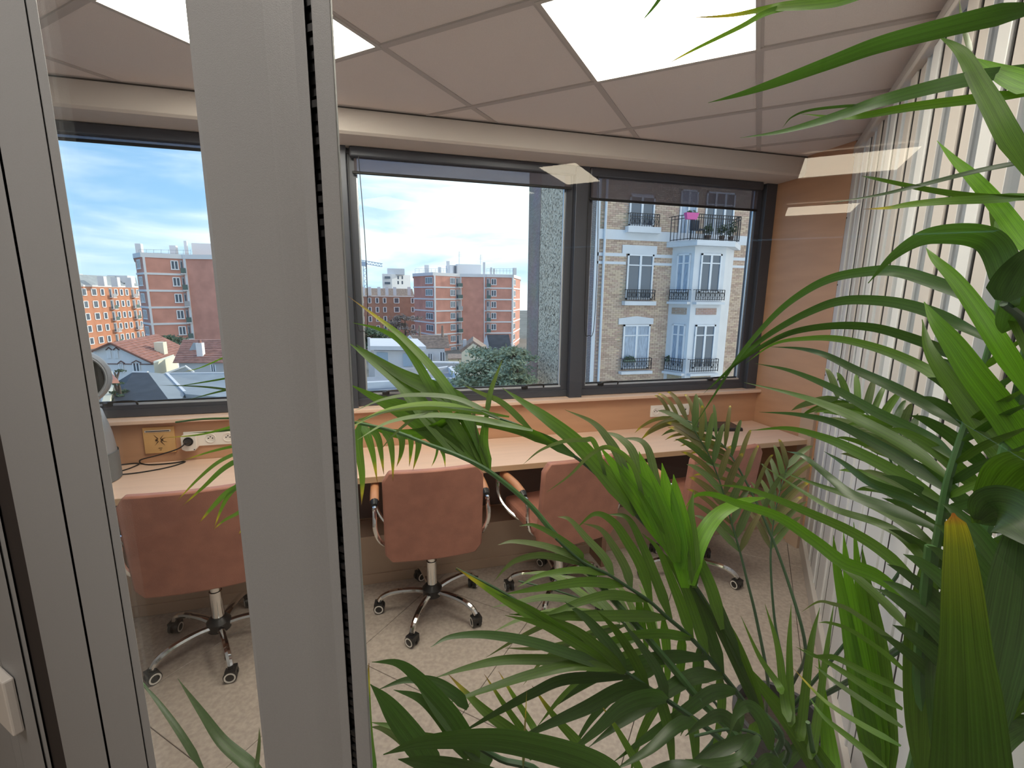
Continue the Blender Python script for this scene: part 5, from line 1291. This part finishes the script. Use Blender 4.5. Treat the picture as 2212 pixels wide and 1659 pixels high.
for w, s, da, db, m in (
    (15, '1151,932 1088,872 1041,850 1000,831', .94, .98, 'p'), (38, '1373,1112 1310,1029 1246,957 1183,906 1136,873 1085,838', .90, .98, 'm'),
    (22, '1373,1110 1341,998 1310,944 1278,911 1220,885', .90, .96, 'p'), (24, '1404,1148 1373,995 1341,948 1303,932', .90, .96, 'p'),
    (22, '1440,1180 1411,1015 1389,956 1341,946', .89, .95, 'p'), (34, '1445,1190 1372,1070 1330,1010 1296,965', .88, .93, 'b'),
    (46, '1452,1200 1408,1088 1370,1030 1335,985', .88, .92, 'b'), (46, '1462,1215 1430,1110 1400,1030 1380,975', .87, .92, 'b'),
    (46, '1470,1230 1455,1130 1440,1060 1430,1000', .87, .91, 'b'), (46, '1480,1270 1474,1158 1462,1080 1455,1025', .87, .9, 'b'),
    (44, '1495,1265 1506,1190 1545,1120 1600,1086 1660,1074', .86, .95, 'b'), (26, '1500,1270 1498,1180 1492,1110 1498,1060', .86, .9, 'm'),
    (12, '1313,1045 1285,958 1262,950 1215,954 1167,973 1130,1003', .92, .84, 'p'), (13, '1400,1130 1370,1010 1319,967 1278,980 1230,1027 1180,1064', .90, .82, 'p'),
    (28, '1560,1360 1535,1270 1500,1190 1470,1120 1450,1060', .86, .92, 'm'), (22, '1600,1440 1560,1330 1520,1240 1480,1160', .85, .92, 'd'),
    (24, '1650,1560 1600,1450 1550,1350 1500,1270 1460,1190', .84, .9, 'd'), (22, '1650,1560 1625,1470 1590,1380 1545,1300', .84, .88, 'm'),
    (14, '1151,930 1030,905 930,897 840,912 772,950', .84, .86, 'w'), (12, '1080,905 990,862 900,853 830,862 765,888', .84, .86, 'w'),
    (13, '1040,888 940,872 860,880 800,900 740,935', .84, .86, 'w'), (12, '1100,900 1000,885 900,882 820,892 750,918', .84, .86, 'p'), (8, '960,876 900,900 850,940 820,975', .85, .86, 'p'),
    (34, '1010,884 930,930 850,935 780,910', .95, 1.0, 'm'), (26, '1200,962 1130,930 1050,912 970,905 900,915', .92, .98, 'm'), (22, '1240,985 1170,945 1100,925 1030,918', .92, .96, 'd'),
    (40, '1020,880 940,842 860,805 770,745', .95, 1.0, 'm'),
): leaf(M2, w, s, da, db, m)
M4 = frond(P2, '380,912 440,905 520,903 600,900 680,898 780,915 850,931 921,958 985,982 1055,1017 1138,1084 1192,1146 1246,1207 1320,1290 1400,1380 1500,1500 1600,1640', .82, 1.02, .008, .002, F(c2, -.03, .0))
for w, s, da, db, m in (
    (26, '1056,1017 1044,964 1048,915 1056,872', .94, .96, 'm'), (14, '1050,900 1058,850 1070,815 1086,775', .95, .96, 'p'), (20, '1056,1017 1030,960 1022,910 1030,872', .94, .96, 'p'),
    (24, '1050,1006 1009,902 961,831 917,777 867,727 819,689 752,640', .94, 1.0, 't'), (24, '1034,996 993,932 946,863 905,790 867,739 819,711 762,697', .94, 1.0, 'm'),
    (48, '1018,990 977,954 914,885 867,828 803,777 755,742', .95, 1.0, 'm'), (44, '1000,982 946,942 882,897 819,863 755,830', .95, 1.0, 'm'),
    (40, '1048,1012 1000,960 950,920 890,880 830,855', .94, .99, 'm'), (30, '1052,1014 1020,940 990,880 960,830', .94, .98, 'm'),
    (22, '778,915 775,960 783,1030 781,1090', .98, .96, 't'), (19, '784,917 795,945 806,985 815,1042', .98, .96, 't'), (18, '800,920 817,945 824,980 829,1025', .98, .96, 't'),
    (17, '826,925 842,948 848,985 849,1040', .98, .96, 't'), (15, '858,931 868,950 866,980 857,1008', .97, .96, 't'), (14, '880,939 887,950 887,975 884,1008', .97, .96, 't'),
    (14, '902,948 904,962 900,985 892,1016', .97, .96, 't'), (9, '953,970 957,978 960,990 962,1010', .96, .95, 't'), (6, '945,966 943,980 938,995 932,1008', .96, .95, 't'),
    (12, '520,990 480,1015 440,1052 393,1094', 1.0, .98, 't'), (10, '520,975 470,1000 425,1038 380,1085', 1.0, .98, 't'), (13, '528,1045 490,1065 457,1098 430,1130', 1.0, .98, 't'),
    (11, '530,1035 500,1062 480,1095 462,1142', 1.0, .98, 't'), (10, '535,1090 515,1108 485,1124 460,1145', 1.0, .98, 't'), (10, '545,1120 530,1135 515,1155', 1.0, .98, 't'),
    (16, '600,900 570,960 545,1010 520,1050', 1.0, 1.0, 'm'), (16, '560,902 545,950 525,985 505,1000', 1.0, 1.0, 'm'),
    (6, '560,855 492,842 430,835 344,832', 1.02, 1.04, 'd'), (5, '560,830 492,842 450,852 405,864', 1.02, 1.04, 'd'), (5, '570,800 488,817 430,827 380,835', 1.02, 1.04, 'd'),
    (4, '560,735 481,773 430,795 396,803', 1.02, 1.04, 't'), (6, '580,900 496,923 430,939 350,946', 1.02, 1.04, 't'), (6, '580,915 520,925 470,932 410,935', 1.02, 1.04, 'd'), (7, '580,950 504,964 450,977 392,996', 1.02, 1.0, 't'),
): leaf(M4, w, s, da, db, m)
M3 = frond(P2, '985,1228 1069,1270 1149,1318 1235,1375 1324,1434 1422,1500 1491,1547 1560,1600 1640,1680', .80, .78, .0065, .002, F(c2, .0, -.03), M_stemd)
for w, s, da, db, m in (
    (26, '1320,1444 1247,1419 1149,1388 1052,1372 974,1376 930,1398', .78, .70, 'd'), (27, '1290,1432 1188,1427 1091,1427 1013,1442 937,1465', .78, .69, 'm'),
    (28, '1330,1446 1247,1438 1149,1458 1052,1489 950,1525', .78, .68, 'm'), (26, '1360,1462 1227,1465 1149,1497 1072,1539 988,1588', .78, .68, 'd'),
    (34, '1400,1486 1344,1489 1266,1528 1188,1563 1105,1604', .77, .67, 'd'), (42, '1440,1512 1400,1505 1344,1524 1285,1578 1222,1634', .76, .66, 'd'),
    (34, '1500,1555 1460,1572 1402,1621 1325,1665', .76, .66, 'd'), (22, '1320,1442 1247,1392 1169,1349 1091,1329', .78, .76, 'm'),
    (24, '1235,1378 1149,1330 1069,1282 984,1226', .79, .76, 't'), (18, '1280,1408 1200,1350 1130,1306 1060,1278', .79, .77, 'm'),
    (30, '1350,1452 1320,1400 1270,1340 1220,1300', .79, .82, 'd'), (28, '1400,1486 1370,1420 1330,1360 1290,1320', .79, .82, 'm'), (26, '1440,1512 1420,1450 1380,1390 1340,1340', .78, .82, 'd'),
    (30, '1350,1455 1290,1400 1240,1360 1180,1330', .78, .8, 'm'),
    (26, '1422,1500 1440,1560 1450,1620 1455,1690', .77, .8, 'm'), (28, '1491,1547 1500,1600 1505,1690', .77, .78, 'm'),
): leaf(M3, w, s, da, db, m)
M8 = frond(P2, '1120,1255 1200,1275 1290,1310 1380,1370 1470,1450 1560,1560', 1.06, 1.1, .004, .002, F(c2, .02, .05), M_stemd)
for w, s, m in ((16, '1300,1315 1230,1262 1180,1238 1120,1240', 'w'), (16, '1260,1298 1180,1290 1120,1300 1062,1312', 'w'), (15, '1320,1330 1220,1318 1130,1335 1060,1368', 'w'),
                (15, '1290,1318 1200,1340 1120,1378 1050,1420', 'p'), (18, '1340,1345 1290,1290 1250,1255 1200,1240', 'w'), (18, '1370,1370 1340,1300 1310,1262 1260,1240', 'w'),
                (17, '1400,1390 1370,1320 1345,1275 1310,1250', 'w'), (15, '1350,1350 1240,1385 1160,1400 1090,1400', 'p'), (15, '1380,1380 1280,1410 1180,1440 1110,1470', 'p'),
                (15, '1340,1350 1270,1370 1180,1420 1130,1480', 'p'), (20, '1420,1410 1410,1340 1395,1290 1380,1262', 'w'), (20, '1400,1400 1300,1440 1220,1500 1160,1570', 'm'),
                (22, '1440,1430 1350,1480 1280,1550 1230,1630', 'd'), (22, '1470,1455 1420,1520 1380,1600 1360,1680', 'm')):
    leaf(M8, w, s, 1.06, 1.08, m)
M9 = frond(P2, '1500,1590 1580,1575 1640,1590 1680,1640 1700,1720', .72, .70, .004, .002, F(c2, .05, .0), M_stemd)
for w, s in ((30, '1665,1620 1650,1560 1620,1525 1590,1545 1575,1590'), (28, '1600,1578 1560,1545 1520,1560 1480,1590'), (30, '1640,1590 1600,1640 1540,1650 1480,1640'), (26, '1690,1660 1660,1640 1630,1660 1600,1640')):
    leaf(M9, w, s, .70, .68, 'd')
# the dark leaves nearest the glass at the bottom
M5 = frond(P2, '1010,1600 1080,1640 1180,1690', .62, .6, .007, .003, F(c2, -.05, -.03), M_stemd)
for w, s, da, db, m in (
    (66, '1360,1700 1285,1648 1169,1611 1052,1594 916,1602 828,1630', .60, .52, 'd'), (60, '1100,1700 1010,1670 930,1650 860,1640', .6, .55, 'd'),
    (38, '1030,1650 1013,1605 974,1539 904,1464 858,1432 803,1430', .62, .60, 'd'), (26, '1010,1530 982,1500 935,1473 877,1469 816,1490', .66, .64, 'd'),
    (56, '950,1680 905,1610 858,1547 830,1510 800,1478', .62, .60, 'd'), (32, '803,1700 792,1600 792,1528 797,1432', .58, .60, 't'),
    (26, '1150,1640 1122,1594 1052,1540 1010,1500 968,1456', .70, .76, 't'), (18, '1145,1600 1130,1578 1085,1515 1046,1456', .72, .78, 't'),
    (18, '1160,1590 1149,1567 1110,1505 1077,1450', .72, .78, 't'), (24, '1265,1640 1247,1602 1200,1550 1149,1481', .74, .78, 't'),
    (22, '1385,1680 1371,1644 1335,1580 1297,1520', .74, .78, 't'), (30, '1010,1640 960,1560 910,1510 850,1490', .64, .64, 'd'),
    (20, '960,1600 900,1590 850,1570 800,1560', .64, .66, 'm'), (44, '1060,1650 1000,1590 950,1540 900,1480', .62, .64, 'd'), (20, '900,1640 870,1600 830,1575 800,1570', .66, .66, 'p'),
    (6, '1130,1659 1133,1590 1138,1490', .6, .62, 'y'),
    (36, '1480,1700 1530,1640 1600,1600 1660,1590', .72, .74, 'd'), (40, '1400,1690 1460,1660 1520,1650', .70, .7, 'd'),
): leaf(M5, w, s, da, db, m)
M6 = frond(P2, '300,1467 343,1519 389,1584 439,1665 520,1780', .62, .66, .003, .0015, F(c2, -.08, .03))
leaf(M6, 15, '439,1665 389,1584 343,1519 300,1467', .62, .66, 'd'); leaf(M6, 34, '580,1720 540,1659 480,1604 435,1540 384,1466', .62, .66, 'd')
leaf(M6, 10, '552,1660 556,1640 560,1600 560,1572', .62, .64, 'p')
# upright blades at the foot, right of the middle
M7 = frond(P2, '1745,1560 1755,1620 1765,1700', .88, .86, .007, .004, F(c2, .06, -.02))
for w, s, m in ((20, '1705,1560 1695,1510 1680,1397 1652,1304', 'm'), (19, '1706,1570 1707,1528 1705,1397 1709,1306', 'm'), (22, '1722,1600 1731,1564 1751,1397 1771,1312', 'm'),
                (20, '1750,1640 1758,1603 1771,1516 1787,1397 1802,1300', 'm'), (16, '1690,1500 1680,1477 1640,1417 1600,1330', 'm'), (40, '1800,1700 1795,1650 1785,1560 1768,1420', 'b'),
                (54, '1800,1690 1770,1651 1720,1576 1660,1500 1590,1412', 'm'), (34, '1640,1700 1680,1660 1740,1600 1770,1540', 'd')):
    leaf(M7, w, s, .86, .94, m, 0, prn.uniform(-.3, .3))

# --- slender palm behind
def fr3(s, d0, d1): return path3(s, d0, d1)
def backfrond(plant, s, d0, d1, n, ln, w, m, seed, foot, **k):
    o = frond(plant, ' '.join(reversed(s.split())), d0, d1, .0055, .0016, foot, M_stemd)
    comb(o, path3(s, d0, d1), n, ln, w, m, seed, **k); return o
backfrond(P3, '1658,1466 1633,1333 1615,1259 1597,1187 1578,1122 1558,1050 1530,980 1500,930', 1.25, 1.35, 10, .17, .019, 'ppy', 3, F(c3, -.1, -.05), t0=.42, fwd_=1.0, up=.3)
backfrond(P3, '1692,1440 1674,1345 1665,1225 1668,1150 1680,1080 1700,1010', 1.3, 1.4, 8, .17, .017, 'pyp', 4, F(c3, .02, 0), t0=.5, fwd_=1.3, up=.2)
backfrond(P3, '1740,1400 1700,1250 1650,1120 1600,1020 1560,960 1500,915 1450,900', 1.2, 1.45, 12, .17, .014, 'yyp', 5, F(c3, .04, .02), t0=.35, droop=.5)
backfrond(P3, '1975,1180 1961,1088 1946,1056 1923,993 1898,929 1877,898 1850,875 1810,860', 1.25, 1.45, 11, .16, .022, 'ppm', 6, F(c3, .03, -.02), t0=.2, fwd_=.6, up=.25)
backfrond(P3, '2050,1300 2070,1150 2075,1000 2073,900 2068,840 2040,810', 1.0, 1.05, 10, .17, .018, 'ppm', 7, F(c3, .05, -.03), t0=.35, fwd_=.3, up=.25, sides=(1,), droop=.7)
backfrond(P3, '2030,1330 2010,1200 1990,1100 1975,1020 1960,960 1930,920', 1.15, 1.3, 10, .15, .02, 'mdp', 8, F(c3, 0, -.04), t0=.3, fwd_=.5)
backfrond(P1, '2085,1400 2110,1250 2130,1130 2150,1000 2170,900', .66, .6, 9, .16, .018, 'dmd', 9, F(c1, .02, .03), t0=.2, fwd_=.5)
backfrond(P1, '2100,1600 2130,1480 2150,1380 2190,1260', .56, .52, 9, .15, .02, 'dd', 10, F(c1, .04, .03), t0=.1, fwd_=.5)
